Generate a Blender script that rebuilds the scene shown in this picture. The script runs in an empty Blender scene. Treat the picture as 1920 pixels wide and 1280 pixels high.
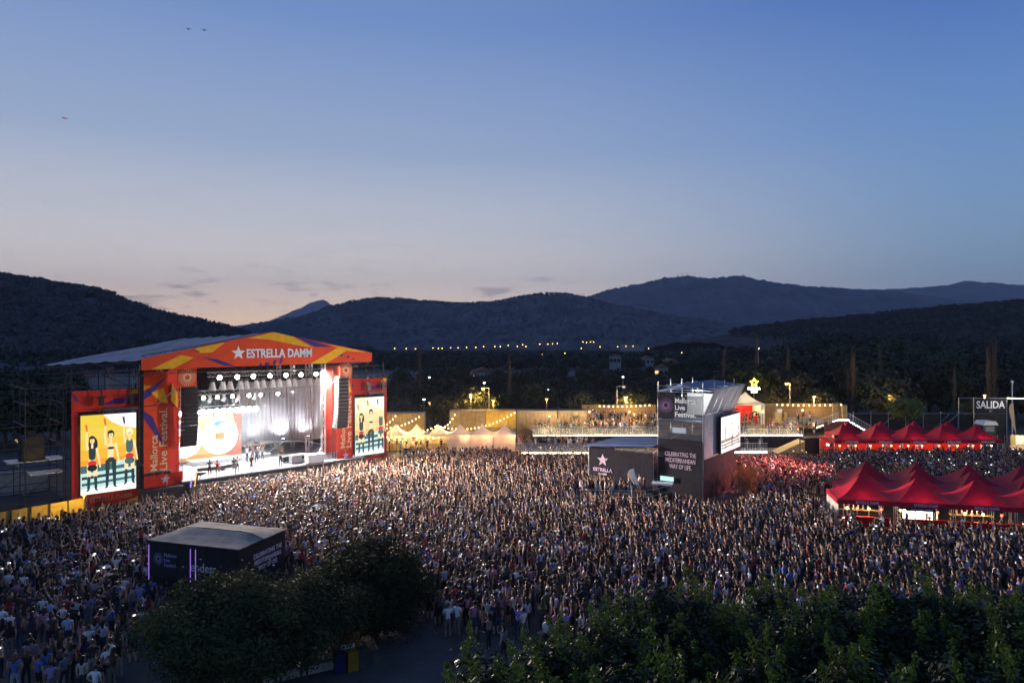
import bpy, bmesh, math, random
import numpy as np
from mathutils import Vector, Matrix, noise
R = math.radians
sc = bpy.context.scene
COL = sc.collection
rng = random.Random(7)

# ------------------------------------------------------------------ camera
EYE = 14.5          # height of the viewpoint above the festival ground
FPX = 1280.0        # focal length in pixels of the 1920 wide photograph
cam = bpy.data.objects.new('camera', bpy.data.cameras.new('camera'))
COL.objects.link(cam); sc.camera = cam
cam.location = (0, 0, EYE); cam.rotation_euler = (R(90), 0, 0)
cam.data.lens = 24; cam.data.sensor_width = 36
cam.data.clip_start = 0.5; cam.data.clip_end = 60000

# ------------------------------------------------------------------ dusk sky
world = bpy.data.worlds.new('World'); sc.world = world; world.use_nodes = True
wn, wl = world.node_tree.nodes, world.node_tree.links
SUN_AZ = -28        # degrees from the view direction towards the left
def build_sky():
    bg = wn['Background']
    tc = wn.new('ShaderNodeTexCoord')
    sep = wn.new('ShaderNodeSeparateXYZ'); wl.new(tc.outputs['Generated'], sep.inputs[0])
    def ramp(stops):
        r = wn.new('ShaderNodeValToRGB'); r.color_ramp.interpolation = 'B_SPLINE' if False else 'LINEAR'
        el = r.color_ramp.elements
        while len(el) < len(stops): el.new(0.5)
        for e, (p, c) in zip(el, stops):
            e.position = p
            e.color = tuple(((v/255+0.055)/1.055)**2.4 if v > 10 else v/255/12.92 for v in c) + (1,)
        wl.new(sep.outputs['Z'], r.inputs[0]); return r
    # position = sine of the elevation
    glow = ramp([(0.0, (368,296,224)), (0.035, (318,276,232)), (0.085, (276,260,246)), (0.16, (228,228,232)),
                 (0.26, (170,188,216)), (0.42, (120,152,206)), (0.65, (92,124,182)), (1.0, (70,98,152))])
    dark = ramp([(0.0, (176,196,214)), (0.05, (164,192,214)), (0.10, (150,184,212)), (0.18, (132,170,212)),
                 (0.28, (108,150,208)), (0.42, (72,114,188)), (0.65, (70,104,168)), (1.0, (64,92,148))])
    # azimuth: how much the direction points to where the sun went down
    dot = wn.new('ShaderNodeVectorMath'); dot.operation = 'DOT_PRODUCT'
    mul = wn.new('ShaderNodeVectorMath'); mul.operation = 'MULTIPLY'; mul.inputs[1].default_value = (1, 1, 0)
    nrm = wn.new('ShaderNodeVectorMath'); nrm.operation = 'NORMALIZE'
    wl.new(tc.outputs['Generated'], mul.inputs[0]); wl.new(mul.outputs[0], nrm.inputs[0])
    wl.new(nrm.outputs[0], dot.inputs[0])
    dot.inputs[1].default_value = (math.sin(R(SUN_AZ)), math.cos(R(SUN_AZ)), 0)
    mr = wn.new('ShaderNodeMapRange'); mr.interpolation_type = 'SMOOTHSTEP'
    mr.inputs['From Min'].default_value = 0.42; mr.inputs['From Max'].default_value = 1.04
    wl.new(dot.outputs['Value'], mr.inputs['Value'])
    mix = wn.new('ShaderNodeMix'); mix.data_type = 'RGBA'
    wl.new(mr.outputs[0], mix.inputs[0]); wl.new(dark.outputs[0], mix.inputs[6]); wl.new(glow.outputs[0], mix.inputs[7])
    # a physical twilight sky adds its share
    sky = wn.new('ShaderNodeTexSky'); sky.sky_type = 'NISHITA'; sky.sun_disc = False
    sky.sun_elevation = R(-3); sky.sun_rotation = R(SUN_AZ); sky.altitude = 50; sky.ozone_density = 3
    sm = wn.new('ShaderNodeMix'); sm.data_type = 'RGBA'; sm.blend_type = 'ADD'; sm.inputs[0].default_value = 0.15
    wl.new(mix.outputs[2], sm.inputs[6]); wl.new(sky.outputs[0], sm.inputs[7])
    # a few thin wisps of cloud low over the sunset
    mp = wn.new('ShaderNodeMapping'); mp.inputs['Scale'].default_value = (13, 13, 75)
    wl.new(tc.outputs['Generated'], mp.inputs[0])
    nz = wn.new('ShaderNodeTexNoise'); nz.inputs['Scale'].default_value = 1.0; nz.inputs['Detail'].default_value = 5
    nz.inputs['Roughness'].default_value = 0.6
    wl.new(mp.outputs[0], nz.inputs[0])
    c1 = wn.new('ShaderNodeMapRange'); c1.interpolation_type = 'SMOOTHSTEP'
    c1.inputs['From Min'].default_value = 0.545; c1.inputs['From Max'].default_value = 0.70
    wl.new(nz.outputs[0], c1.inputs[0])
    band = wn.new('ShaderNodeValToRGB'); be = band.color_ramp.elements
    be.new(0.5); be.new(0.5); be.new(.5)
    for e, (p, v) in zip(be, [(0.0, 0.7), (0.04, 0.95), (0.08, 0.5), (0.11, 0.12), (0.3, 0)]):
        e.position = p; e.color = (v, v, v, 1)
    wl.new(sep.outputs['Z'], band.inputs[0])
    m1 = wn.new('ShaderNodeMath'); m1.operation = 'MULTIPLY'; wl.new(c1.outputs[0], m1.inputs[0]); wl.new(band.outputs[0], m1.inputs[1])
    m2 = wn.new('ShaderNodeMath'); m2.operation = 'MULTIPLY'; wl.new(m1.outputs[0], m2.inputs[0]); wl.new(mr.outputs[0], m2.inputs[1])
    cm = wn.new('ShaderNodeMix'); cm.data_type = 'RGBA'; cm.inputs[7].default_value = (0.27, 0.24, 0.30, 1)
    wl.new(m2.outputs[0], cm.inputs[0]); wl.new(sm.outputs[2], cm.inputs[6])
    # twilight: the half of the sky away from the sunset is the darker one
    ea = wn.new('ShaderNodeMapRange'); ea.interpolation_type = 'SMOOTHSTEP'
    ea.inputs['From Min'].default_value = -0.9; ea.inputs['From Max'].default_value = 0.5; ea.inputs['To Min'].default_value = 0.92; ea.inputs['To Max'].default_value = 1.0
    wl.new(dot.outputs['Value'], ea.inputs['Value']); wl.new(ea.outputs[0], bg.inputs[1])
    wl.new(cm.outputs[2], bg.inputs[0])
build_sky()
# the sun is just below the ridge: only its soft afterglow reaches the ground
sun = bpy.data.objects.new('sun', bpy.data.lights.new('sun', 'SUN')); COL.objects.link(sun)
sun.data.energy = 0.12; sun.data.angle = R(30); sun.data.color = (1, 0.72, 0.6)
sun.rotation_euler = (R(-82), 0, R(-SUN_AZ)); sun.rotation_euler = Vector((-math.sin(R(SUN_AZ)), -math.cos(R(SUN_AZ)), -0.14)).to_track_quat('-Z', 'Y').to_euler()
vs = sc.view_settings; vs.view_transform = 'Standard'; vs.look = 'None'; vs.exposure = 0; vs.gamma = 1; vs.use_curve_mapping = False
cy = sc.cycles
cy.max_bounces = 6; cy.diffuse_bounces = 2; cy.glossy_bounces = 2; cy.transmission_bounces = 4; cy.transparent_max_bounces = 12
cy.volume_bounces = 0; cy.sample_clamp_indirect = 4; cy.use_denoising = True; cy.use_light_tree = True
cy.caustics_reflective = False; cy.caustics_refractive = False
# ------------------------------------------------------------------ helpers
def G(x, y, z=0.0):
    """point at height z seen at photo pixel x, y (1920 wide photograph)"""
    Y = FPX*(EYE-z)/(y-640.0); return Vector(((x-960)/FPX*Y, Y, z))
def P(x, y, Y):
    return Vector(((x-960)/FPX*Y, Y, EYE-(y-640)/FPX*Y))
def link(o, parent=None):
    COL.objects.link(o)
    if parent: o.parent = parent
    return o
def tag(o, label, cat, group=None):
    o['label'] = label; o['category'] = cat
    if group: o['group'] = group
    return o
def kind(o, k): o['kind'] = k; return o
def thing(name, label, cat, loc=(0, 0, 0), rz=0.0, group=None):
    o = bpy.data.objects.new(name, None); o.empty_display_size = 0.3
    o.location = loc; o.rotation_euler = (0, 0, rz); link(o)
    return tag(o, label, cat, group)
def copy_tree(o, parent=None):
    c = o.copy(); link(c)
    if parent: c.parent = parent
    for ch in o.children: copy_tree(ch, c)
    return c
def srgb(r, g, b): return tuple(((v/255+0.055)/1.055)**2.4 if v > 10.3 else v/255/12.92 for v in (r, g, b))

class MB:
    def __init__(s): s.v = []; s.f = []; s.m = []
    def add(s, vs, fs, mi=0):
        n = len(s.v); s.v += [tuple(p) for p in vs]; s.f += [tuple(i+n for i in f) for f in fs]; s.m += [mi]*len(fs); return s
    def box(s, c, d, rz=0.0, mi=0, rx=0.0, ry=0.0):
        M = Matrix.Rotation(rz, 3, 'Z') @ Matrix.Rotation(ry, 3, 'Y') @ Matrix.Rotation(rx, 3, 'X'); c = Vector(c)
        vs = [c + M @ Vector((x*d[0]/2, y*d[1]/2, z*d[2]/2)) for x in (-1, 1) for y in (-1, 1) for z in (-1, 1)]
        return s.add(vs, [(0,1,3,2), (4,6,7,5), (0,4,5,1), (2,3,7,6), (0,2,6,4), (1,5,7,3)], mi)
    def bx(s, a, b, mi=0):
        return s.box([(a[i]+b[i])/2 for i in range(3)], [abs(b[i]-a[i]) for i in range(3)], mi=mi)
    def bar(s, p, q, r, n=6, mi=0, r2=None, cap=True):
        p, q = Vector(p), Vector(q); d = q-p
        if d.length < 1e-6: return s
        z = d.normalized(); x = z.orthogonal().normalized(); y = z.cross(x); r2 = r if r2 is None else r2
        vs = [p + (x*math.cos(t)+y*math.sin(t))*r for t in [2*math.pi*i/n for i in range(n)]] + \
             [q + (x*math.cos(t)+y*math.sin(t))*r2 for t in [2*math.pi*i/n for i in range(n)]]
        fs = [(i, (i+1) % n, n+(i+1) % n, n+i) for i in range(n)]
        if cap: fs += [tuple(reversed(range(n))), tuple(range(n, 2*n))]
        return s.add(vs, fs, mi)
    def poly3(s, pts, thick, nrm, mi=0):
        """flat polygon with thickness along -nrm"""
        n = len(pts); nv = Vector(nrm).normalized()*thick; pts = [Vector(p) for p in pts]
        fs = [tuple(range(n)), tuple(reversed(range(n, 2*n)))] + [(i, n+i, n+(i+1) % n, (i+1) % n) for i in range(n)]
        return s.add(pts + [p-nv for p in pts], fs, mi)
    def xz(s, pts, y, thick=0.04, mi=0):
        """polygon in the x,z plane facing -y"""
        return s.poly3([(p[0], y, p[1]) for p in pts], thick, (0, -1, 0), mi)
    def sphere(s, c, r, n=8, m=5, mi=0, sc3=(1, 1, 1)):
        c = Vector(c); vs = [c+Vector((0, 0, r*sc3[2]))]
        for j in range(1, m):
            a = math.pi*j/m
            vs += [c+Vector((math.sin(a)*math.cos(2*math.pi*i/n)*r*sc3[0], math.sin(a)*math.sin(2*math.pi*i/n)*r*sc3[1], math.cos(a)*r*sc3[2])) for i in range(n)]
        vs.append(c-Vector((0, 0, r*sc3[2])))
        fs = [(0, 1+i, 1+(i+1) % n) for i in range(n)]
        for j in range(m-2):
            a, b = 1+j*n, 1+(j+1)*n
            fs += [(a+i, b+i, b+(i+1) % n, a+(i+1) % n) for i in range(n)]
        a = 1+(m-2)*n; e = len(vs)-1
        fs += [(a+i, e, a+(i+1) % n) for i in range(n)]
        return s.add(vs, fs, mi)
    def truss(s, p, q, w, r=0.03, step=None, mi=0, up=(0, 0, 1), n=4):
        p, q = Vector(p), Vector(q); d = (q-p); L = d.length; z = d.normalized(); upv = Vector(up)
        x = z.cross(upv); x = x.normalized() if x.length > 1e-3 else z.orthogonal().normalized(); y = x.cross(z)
        cs = [x*(w/2)+y*(w/2), x*(-w/2)+y*(w/2), x*(-w/2)-y*(w/2), x*(w/2)-y*(w/2)]
        for c in cs: s.bar(p+c, q+c, r, n, mi, cap=False)
        k = max(1, int(round(L/(step or w))))
        for i in range(k):
            a, b = p+d*(i/k), p+d*((i+1)/k)
            for j in range(4):
                c0, c1 = cs[j], cs[(j+1) % 4]
                if i % 2: c0, c1 = c1, c0
                s.bar(a+c0, b+c1, r*0.6, 3, mi, cap=False)
        return s
    def build(s, name, mats, parent=None, loc=None, rz=0.0, smooth=False):
        me = bpy.data.meshes.new(name); me.from_pydata(s.v, [], s.f)
        mats = mats if isinstance(mats, (list, tuple)) else [mats]
        for m in mats: me.materials.append(m)
        if len(mats) > 1: me.polygons.foreach_set('material_index', s.m)
        if smooth: me.polygons.foreach_set('use_smooth', [True]*len(me.polygons))
        me.update()
        o = bpy.data.objects.new(name, me)
        if loc is not None: o.location = loc
        o.rotation_euler[2] = rz
        return link(o, parent)
def again(o, loc, parent=None, rz=None):
    c = o.copy(); c.location = loc
    if rz is not None: c.rotation_euler[2] = rz
    return link(c, parent)

# ------------------------------------------------------------------ materials
def mat(name, col, rough=0.7, metal=0.0, var=0.25, scale=4.0, bump=0.0, emit=None, es=0.0, coord='Object', spec=0.3, detail=4, trans=0.0, alpha=1.0):
    m = bpy.data.materials.new(name); m.use_nodes = True; n, l = m.node_tree.nodes, m.node_tree.links
    b = n['Principled BSDF']; b.inputs['Roughness'].default_value = rough; b.inputs['Metallic'].default_value = metal
    b.inputs['Specular IOR Level'].default_value = spec
    b.inputs['Base Color'].default_value = (*col, 1)
    if var > 0 or bump > 0:
        tc = n.new('ShaderNodeTexCoord'); nz = n.new('ShaderNodeTexNoise')
        nz.inputs['Scale'].default_value = scale; nz.inputs['Detail'].default_value = detail; nz.inputs['Roughness'].default_value = 0.65
        l.new(tc.outputs[coord], nz.inputs[0])
        mr = n.new('ShaderNodeMapRange'); mr.inputs[1].default_value = 0.3; mr.inputs[2].default_value = 0.7
        mr.inputs[3].default_value = 1-var; mr.inputs[4].default_value = 1+var; l.new(nz.outputs[0], mr.inputs[0])
        mx = n.new('ShaderNodeMix'); mx.data_type = 'RGBA'; mx.blend_type = 'MULTIPLY'; mx.inputs[0].default_value = 1
        mx.inputs[6].default_value = (*col, 1); l.new(mr.outputs[0], mx.inputs[7]); l.new(mx.outputs[2], b.inputs['Base Color'])
        if bump > 0:
            bp = n.new('ShaderNodeBump'); bp.inputs[0].default_value = bump; bp.inputs[1].default_value = 0.05
            l.new(nz.outputs[0], bp.inputs[2]); l.new(bp.outputs[0], b.inputs['Normal'])
    if emit:
        b.inputs['Emission Color'].default_value = (*emit, 1); b.inputs['Emission Strength'].default_value = es
    if trans > 0 or alpha < 1:
        out = n['Material Output']
        if trans > 0:
            t = n.new('ShaderNodeBsdfTranslucent'); t.inputs[0].default_value = (*col, 1)
            ms = n.new('ShaderNodeMixShader'); ms.inputs[0].default_value = trans
            l.new(b.outputs[0], ms.inputs[1]); l.new(t.outputs[0], ms.inputs[2]); l.new(ms.outputs[0], out.inputs[0]); last = ms
        else: last = b
        if alpha < 1:
            t = n.new('ShaderNodeBsdfTransparent'); ms = n.new('ShaderNodeMixShader'); ms.inputs[0].default_value = alpha
            l.new(t.outputs[0], ms.inputs[1]); l.new(last.outputs[0], ms.inputs[2]); l.new(ms.outputs[0], out.inputs[0])
    return m
def glow(name, col, s): return mat(name, (0.02, 0.02, 0.02), 0.5, 0, 0, emit=col, es=s)
M = {}
M['orange'] = mat('orange_banner', srgb(226, 78, 38), 0.75, var=0.10, scale=1.2, bump=0.25)
M['red_panel'] = mat('red_banner', srgb(196, 52, 40), 0.8, var=0.14, scale=1.0, bump=0.25)
M['yellow_print'] = mat('yellow_print', srgb(240, 178, 40), 0.8, var=0.12, scale=2)
M['blue_print'] = mat('blue_print', srgb(62, 52, 120), 0.8, var=0.15, scale=2)
M['white_print'] = mat('white_print', (0.86, 0.85, 0.82), 0.7, var=0.08)
M['cream_print'] = mat('cream_print', srgb(240, 205, 165), 0.7, var=0.08)
M['pink_print'] = mat('pale_print', srgb(205, 180, 195), 0.7, var=0.10)
M['dull_print'] = mat('dull_print', srgb(205, 120, 100), 0.7, var=0.2)
M['steel'] = mat('scaffold_steel', (0.42, 0.43, 0.45), 0.45, 0.7, var=0.3, scale=3)
M['dark_steel'] = mat('dark_steel', (0.06, 0.06, 0.07), 0.5, 0.5, var=0.3, scale=3)
M['alu'] = mat('aluminium', (0.6, 0.6, 0.62), 0.35, 0.8, var=0.2)
M['black'] = mat('black_cloth', (0.018, 0.018, 0.022), 0.85, var=0.35, scale=1.5, bump=0.3)
M['black_gloss'] = mat('black_plastic', (0.02, 0.02, 0.022), 0.4, var=0.2)
M['roof_tarp'] = mat('roof_tarpaulin', (0.20, 0.22, 0.27), 0.55, var=0.35, scale=0.7, bump=0.5)
M['deck'] = mat('stage_deck', (0.32, 0.32, 0.34), 0.35, var=0.2, scale=2)
M['skirt'] = mat('stage_skirt', (0.03, 0.03, 0.035), 0.8, var=0.4, scale=1)
M['curtain'] = mat('pale_backdrop', (0.50, 0.48, 0.52), 0.85, var=0.10, scale=0.8)
M['white_cover'] = mat('white_lamp_cover', (0.75, 0.75, 0.75), 0.45, var=0.1)
M['white_tarp'] = mat('white_tarpaulin', (0.72, 0.68, 0.62), 0.75, var=0.12, scale=1.5, bump=0.2, trans=0.25)
M['red_tarp'] = mat('red_tarpaulin', srgb(178, 18, 44), 0.65, var=0.22, scale=1.1, bump=0.5, trans=0.10)
M['red_counter'] = mat('red_bar_panel', srgb(196, 20, 24), 0.6, var=0.12)
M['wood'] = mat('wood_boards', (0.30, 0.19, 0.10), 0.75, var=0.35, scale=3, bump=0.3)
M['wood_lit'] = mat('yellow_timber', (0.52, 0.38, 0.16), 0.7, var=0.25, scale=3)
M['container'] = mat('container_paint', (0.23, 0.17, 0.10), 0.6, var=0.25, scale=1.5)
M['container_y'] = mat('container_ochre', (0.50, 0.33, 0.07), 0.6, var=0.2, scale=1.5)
M['concrete'] = mat('concrete', (0.30, 0.29, 0.28), 0.85, var=0.25, scale=2, bump=0.3)
M['ochre_board'] = mat('ochre_hoarding', (0.42, 0.27, 0.06), 0.7, var=0.3, scale=1.3)
M['net'] = mat('dark_fence_net', (0.035, 0.032, 0.03), 0.9, var=0.4, scale=1.2, bump=0.4)
M['scrim'] = mat('dark_mesh_scrim', (0.022, 0.018, 0.028), 0.9, var=0.35, scale=1.5, alpha=0.80)
M['scrim_open'] = mat('open_mesh_scrim', (0.09, 0.10, 0.12), 0.9, var=0.35, scale=1.5, alpha=0.40)
M['grey_tarp'] = mat('grey_tarpaulin', (0.5, 0.46, 0.45), 0.7, var=0.25, scale=0.8, bump=0.4)
M['blue_tarp'] = mat('slate_tarpaulin', (0.09, 0.13, 0.24), 0.6, var=0.25, scale=1.0, bump=0.4)
M['glass'] = mat('balustrade_glass', (0.55, 0.60, 0.60), 0.15, var=0, spec=0.6, alpha=0.28)
M['bark'] = mat('bark', (0.09, 0.07, 0.05), 0.9, var=0.4, scale=4, bump=0.5)
M['bark_pale'] = mat('poplar_twig', (0.13, 0.10, 0.07), 0.9, var=0.35, scale=3)
M['bulb'] = glow('warm_bulb', (1, 0.66, 0.24), 11)
M['lamp_white'] = glow('white_lamp_face', (1, 0.93, 0.80), 40)
M['lamp_cool'] = glow('cool_lamp_face', (0.92, 0.97, 1), 30)
M['led_white'] = glow('white_led_strip', (1, 0.88, 0.58), 12)
M['led_cool'] = glow('cool_led_strip', (1, 0.98, 0.92), 12)
M['sodium'] = glow('sodium_lamp', (1, 0.50, 0.09), 4.5)
M['sodium_far'] = glow('far_sodium_lamp', (1, 0.50, 0.10), 12)
M['street_white'] = glow('white_street_lamp', (0.9, 0.95, 1), 12)
M['red_lamp'] = glow('red_lamp', (1, 0.10, 0.05), 8)
M['phone'] = glow('phone_screen', (0.85, 0.92, 1), 2.2)
M['violet_led'] = glow('violet_led', (0.42, 0.22, 1), 0.7)
M['window_lit'] = glow('lit_window', (1, 0.6, 0.2), 2)
M['plaster'] = mat('pale_plaster', (0.30, 0.29, 0.28), 0.85, var=0.15, scale=1)
M['roof_tile'] = mat('roof_tile', (0.25, 0.12, 0.08), 0.85, var=0.3, scale=3)

_txt = {}
def text_mesh(s, bold=0.0):
    if (s, bold) in _txt: return _txt[(s, bold)]
    c = bpy.data.curves.new('lettering', 'FONT'); c.body = s; c.size = 1; c.extrude = 0.015; c.offset = bold; c.resolution_u = 3
    o = bpy.data.objects.new('lettering', c); me = bpy.data.meshes.new_from_object(o)
    bpy.data.objects.remove(o)
    co = np.empty(len(me.vertices)*3); me.vertices.foreach_get('co', co); co = co.reshape(-1, 3)
    bb = (co[:, 0].min(), co[:, 0].max(), co[:, 1].min(), co[:, 1].max())
    _txt[(s, bold)] = (me, bb); return _txt[(s, bold)]
def lettering(s, parent, x0, x1, z0, z1, y, material, bold=0.012, turn=0.0, rot=None, origin=None):
    """text standing in the local x,z plane, facing -y, fitted in the box; turn=90 writes upwards"""
    me, bb = text_mesh(s, bold); key = (me.name, material.name)
    if key not in _txt:
        m2 = me.copy(); m2.materials.clear(); m2.materials.append(material); m2.name = 'lettering'; _txt[key] = m2
    o = bpy.data.objects.new('lettering', _txt[key])
    w, h = bb[1]-bb[0], bb[3]-bb[2]
    if turn == 0:
        sx, sy = (x1-x0)/w, (z1-z0)/h
        Mx = Matrix.Translation((x0-bb[0]*sx, y, z0-bb[2]*sy)) @ Matrix.Rotation(R(90), 4, 'X') @ Matrix.Diagonal((sx, sy, 1, 1))
    else:
        sx, sy = (z1-z0)/w, (x1-x0)/h      # text runs up z
        Mx = Matrix.Translation((x1+bb[2]*sy, y, z0-bb[0]*sx)) @ Matrix.Rotation(R(-90), 4, 'Y') @ Matrix.Rotation(R(90), 4, 'X') @ Matrix.Diagonal((sx, sy, 1, 1))
    link(o, parent); o.matrix_local = (rot or Matrix.Identity(4)) @ Mx
    return o
def star_pts(cx, cz, r, k=0.42, n=5):
    return [(cx+math.sin(math.pi*i/n)*(r if i % 2 == 0 else r*k), cz+math.cos(math.pi*i/n)*(r if i % 2 == 0 else r*k)) for i in range(2*n)]
def lamp(name, ltype, loc, energy, col, parent=None, target=None, size=0.1, angle=60, blend=0.5):
    d = bpy.data.lights.new(name, ltype); d.energy = energy; d.color = col
    if ltype == 'AREA': d.size = size
    else: d.shadow_soft_size = size
    if ltype == 'SPOT': d.spot_size = R(angle); d.spot_blend = blend
    o = bpy.data.objects.new(name, d); link(o, parent); o.location = loc
    if target is not None: o.rotation_euler = (Vector(target)-Vector(loc)).to_track_quat('-Z', 'Y').to_euler()
    return o
# ------------------------------------------------------------------ the land
def ground_mat():
    m = mat('trodden_gravel', (0.085, 0.078, 0.072), 0.92, var=0.35, scale=0.35, bump=0.0, coord='Object', detail=9)
    n, l = m.node_tree.nodes, m.node_tree.links
    tc = n.new('ShaderNodeTexCoord'); nz = n.new('ShaderNodeTexNoise'); nz.inputs['Scale'].default_value = 9; nz.inputs['Detail'].default_value = 6
    l.new(tc.outputs['Object'], nz.inputs[0]); bp = n.new('ShaderNodeBump'); bp.inputs[0].default_value = 0.6; bp.inputs[1].default_value = 0.06
    l.new(nz.outputs[0], bp.inputs[2]); l.new(bp.outputs[0], n['Principled BSDF'].inputs['Normal']); return m
mb = MB(); g = [-9000, -3000, -800, -200, 0, 200, 800, 3000, 9000]; gy = [-300, 0, 100, 300, 900, 3000, 9500]
for i in range(len(g)-1):
    for j in range(len(gy)-1):
        mb.add([(g[i], gy[j], 0), (g[i+1], gy[j], 0), (g[i+1], gy[j+1], 0), (g[i], gy[j+1], 0)], [(0, 1, 2, 3)])
kind(mb.build('ground', ground_mat()), 'structure')

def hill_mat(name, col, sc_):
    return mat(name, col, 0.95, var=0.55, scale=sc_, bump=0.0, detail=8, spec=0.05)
def interp(sil, x):
    if x <= sil[0][0]: return sil[0][1]
    for (a, ya), (b, yb) in zip(sil, sil[1:]):
        if x <= b:
            t = (x-a)/(b-a); t = t*t*(3-2*t)*0.5+t*0.5; return ya+(yb-ya)*t
    return sil[-1][1]
HILLS = {}
def hill(name, sil, D, front, back, material, nx=220, ny=34, rough=0.06, bumps=2.0, seed=0):
    x0, x1 = sil[0][0], sil[-1][0]; r = random.Random(seed)
    top = lambda X: max(0.0, EYE+(640-interp(sil, 960+X*FPX/D))/FPX*D)
    X0, X1 = (x0-960)/FPX*D, (x1-960)/FPX*D
    vs, fs = [], []
    def zat(X, Y, jit=True):
        t = top(X)
        if Y <= D: k = max(0.0, 1-(D-Y)/front); p = k**0.85*(0.55+0.45*math.sin(k*math.pi/2)); p = p if k < 1 else 1
        else: k = max(0.0, 1-(Y-D)/back); p = k*k*(3-2*k)
        q = 4*k*(1-k) if Y <= D else 0
        nzv = noise.fractal(Vector((X, Y, seed*31.7))*(5.0/front), 1.0, 2.1, 4)
        return t*p*(1+rough*4*q*nzv) if q > 0 else t*p
    for j in range(ny+1):
        u = j/ny; Y = D-front+(front+back)*u
        if abs(Y-D) < (front+back)/ny*0.5: Y = D
        for i in range(nx+1):
            X = X0+(X1-X0)*i/nx
            z = zat(X, Y)
            vs.append((X, Y, z-1.5+(r.random()*bumps if z > 1 else 0)))
    for j in range(ny):
        for i in range(nx):
            a = j*(nx+1)+i; fs.append((a, a+1, a+nx+2, a+nx+1))
    b = MB(); b.add(vs, fs); o = b.build(name, material, smooth=False); kind(o, 'structure')
    HILLS[name] = (zat, X0, X1, D, front); return o
S_left = [(-900,470), (-500,490), (-200,505), (0,528), (60,537), (110,546), (180,556), (240,580), (300,600), (350,611), (420,626), (500,650), (560,665)]
S_peak = [(330,655), (420,619), (475,607), (490,612), (520,596), (560,579), (585,567), (597,563), (606,562), (618,571), (650,592), (720,612), (800,640)]
S_mid = [(380,660), (440,638), (500,620), (560,603), (620,580), (660,566), (700,560), (740,561), (800,566), (860,570), (920,568), (980,557), (1020,551), (1060,552),
         (1100,560), (1160,575), (1260,595), (1350,606), (1450,616), (1560,628), (1700,650)]
S_right = [(960,640), (1060,580), (1100,556), (1150,542), (1200,533), (1250,521), (1290,518), (1330,523), (1390,517), (1440,531), (1520,538), (1640,545),
           (1740,556), (1860,572), (2000,600), (2100,640)]
S_far_right = [(1500,600), (1600,552), (1660,543), (1720,540), (1780,536), (1812,527), (1860,531), (1920,535), (2050,540), (2300,560), (2600,620)]
S_wood = [(1300,640), (1420,622), (1500,612), (1560,607), (1620,601), (1700,592), (1800,583), (1880,577), (1920,573), (2000,568), (2200,560), (2600,560)]
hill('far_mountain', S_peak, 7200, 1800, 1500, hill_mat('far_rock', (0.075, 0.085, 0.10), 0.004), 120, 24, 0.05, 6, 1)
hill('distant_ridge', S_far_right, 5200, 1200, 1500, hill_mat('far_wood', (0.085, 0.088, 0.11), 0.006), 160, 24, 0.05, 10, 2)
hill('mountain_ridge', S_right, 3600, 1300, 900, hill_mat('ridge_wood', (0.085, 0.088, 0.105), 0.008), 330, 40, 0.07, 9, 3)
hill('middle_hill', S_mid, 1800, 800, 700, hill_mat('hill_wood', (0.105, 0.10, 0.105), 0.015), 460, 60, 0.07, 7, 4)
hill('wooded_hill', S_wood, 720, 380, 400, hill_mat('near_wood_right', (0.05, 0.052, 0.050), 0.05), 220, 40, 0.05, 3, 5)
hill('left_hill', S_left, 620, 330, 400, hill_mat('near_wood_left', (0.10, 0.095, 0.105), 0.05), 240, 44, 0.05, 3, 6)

def leaf_mat(name, col, trans=0.25, rough=0.5, spec=0.4, scale=1.5):
    m = mat(name, col, rough, var=0.5, scale=scale, trans=trans, spec=spec, detail=2); return m
M['pine'] = leaf_mat('pine_foliage', (0.042, 0.048, 0.036), 0.15, 0.7, 0.1, 0.8)
M['pine_pale'] = leaf_mat('pale_pine_foliage', (0.085, 0.08, 0.082), 0.15, 0.8, 0.05, 0.8)  # paler and greyer than the other pine foliage
M['evergreen'] = leaf_mat('evergreen_foliage', (0.045, 0.060, 0.028), 0.2, 0.6, 0.2, 1.0)
M['olive'] = leaf_mat('olive_foliage', (0.075, 0.085, 0.040), 0.2, 0.6, 0.2, 1.0)
M['glossy'] = leaf_mat('glossy_foliage', (0.016, 0.027, 0.009), 0.15, 0.42, 0.2, 1.2)
M['lit_sprays'] = leaf_mat('lit_spray_foliage', (0.095, 0.14, 0.02), 0.35, 0.45, 0.2, 1.2)  # brighter green that paints the light catching the crown tops
M['dense'] = leaf_mat('dense_foliage', (0.022, 0.032, 0.014), 0.15, 0.8, 0.03, 1.2)
M['olive_dark'] = leaf_mat('dull_olive_foliage', (0.055, 0.066, 0.028), 0.15, 0.8, 0.04, 1.2)
M['young'] = leaf_mat('young_foliage', (0.10, 0.14, 0.04), 0.3, 0.5, 0.3, 1.2)
M['dry'] = leaf_mat('dry_grass', (0.28, 0.19, 0.07), 0.3, 0.8, 0.1, 2.0)

def quads_mesh(name, C, U, V, material):
    n = len(C); co = np.empty((n, 4, 3)); co[:, 0] = C-U-V*0.3; co[:, 1] = C+V*0.0-U*0.0+(V*-1.0); co[:, 2] = C+U-V*0.3+U*0; co[:, 3] = C+V
    co[:, 0] = C-U; co[:, 1] = C-V; co[:, 2] = C+U; co[:, 3] = C+V
    me = bpy.data.meshes.new(name); me.vertices.add(n*4); me.vertices.foreach_set('co', co.reshape(-1))
    me.loops.add(n*4); me.loops.foreach_set('vertex_index', np.arange(n*4, dtype=np.int32))
    me.polygons.add(n); me.polygons.foreach_set('loop_start', np.arange(0, n*4, 4, dtype=np.int32))
    try: me.polygons.foreach_set('loop_total', np.full(n, 4, dtype=np.int32))
    except Exception: pass
    me.materials.append(material); me.update(calc_edges=True); return me
def rand_dirs(g, n):
    d = g.normal(size=(n, 3)); return d/np.linalg.norm(d, axis=1)[:, None]
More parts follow.
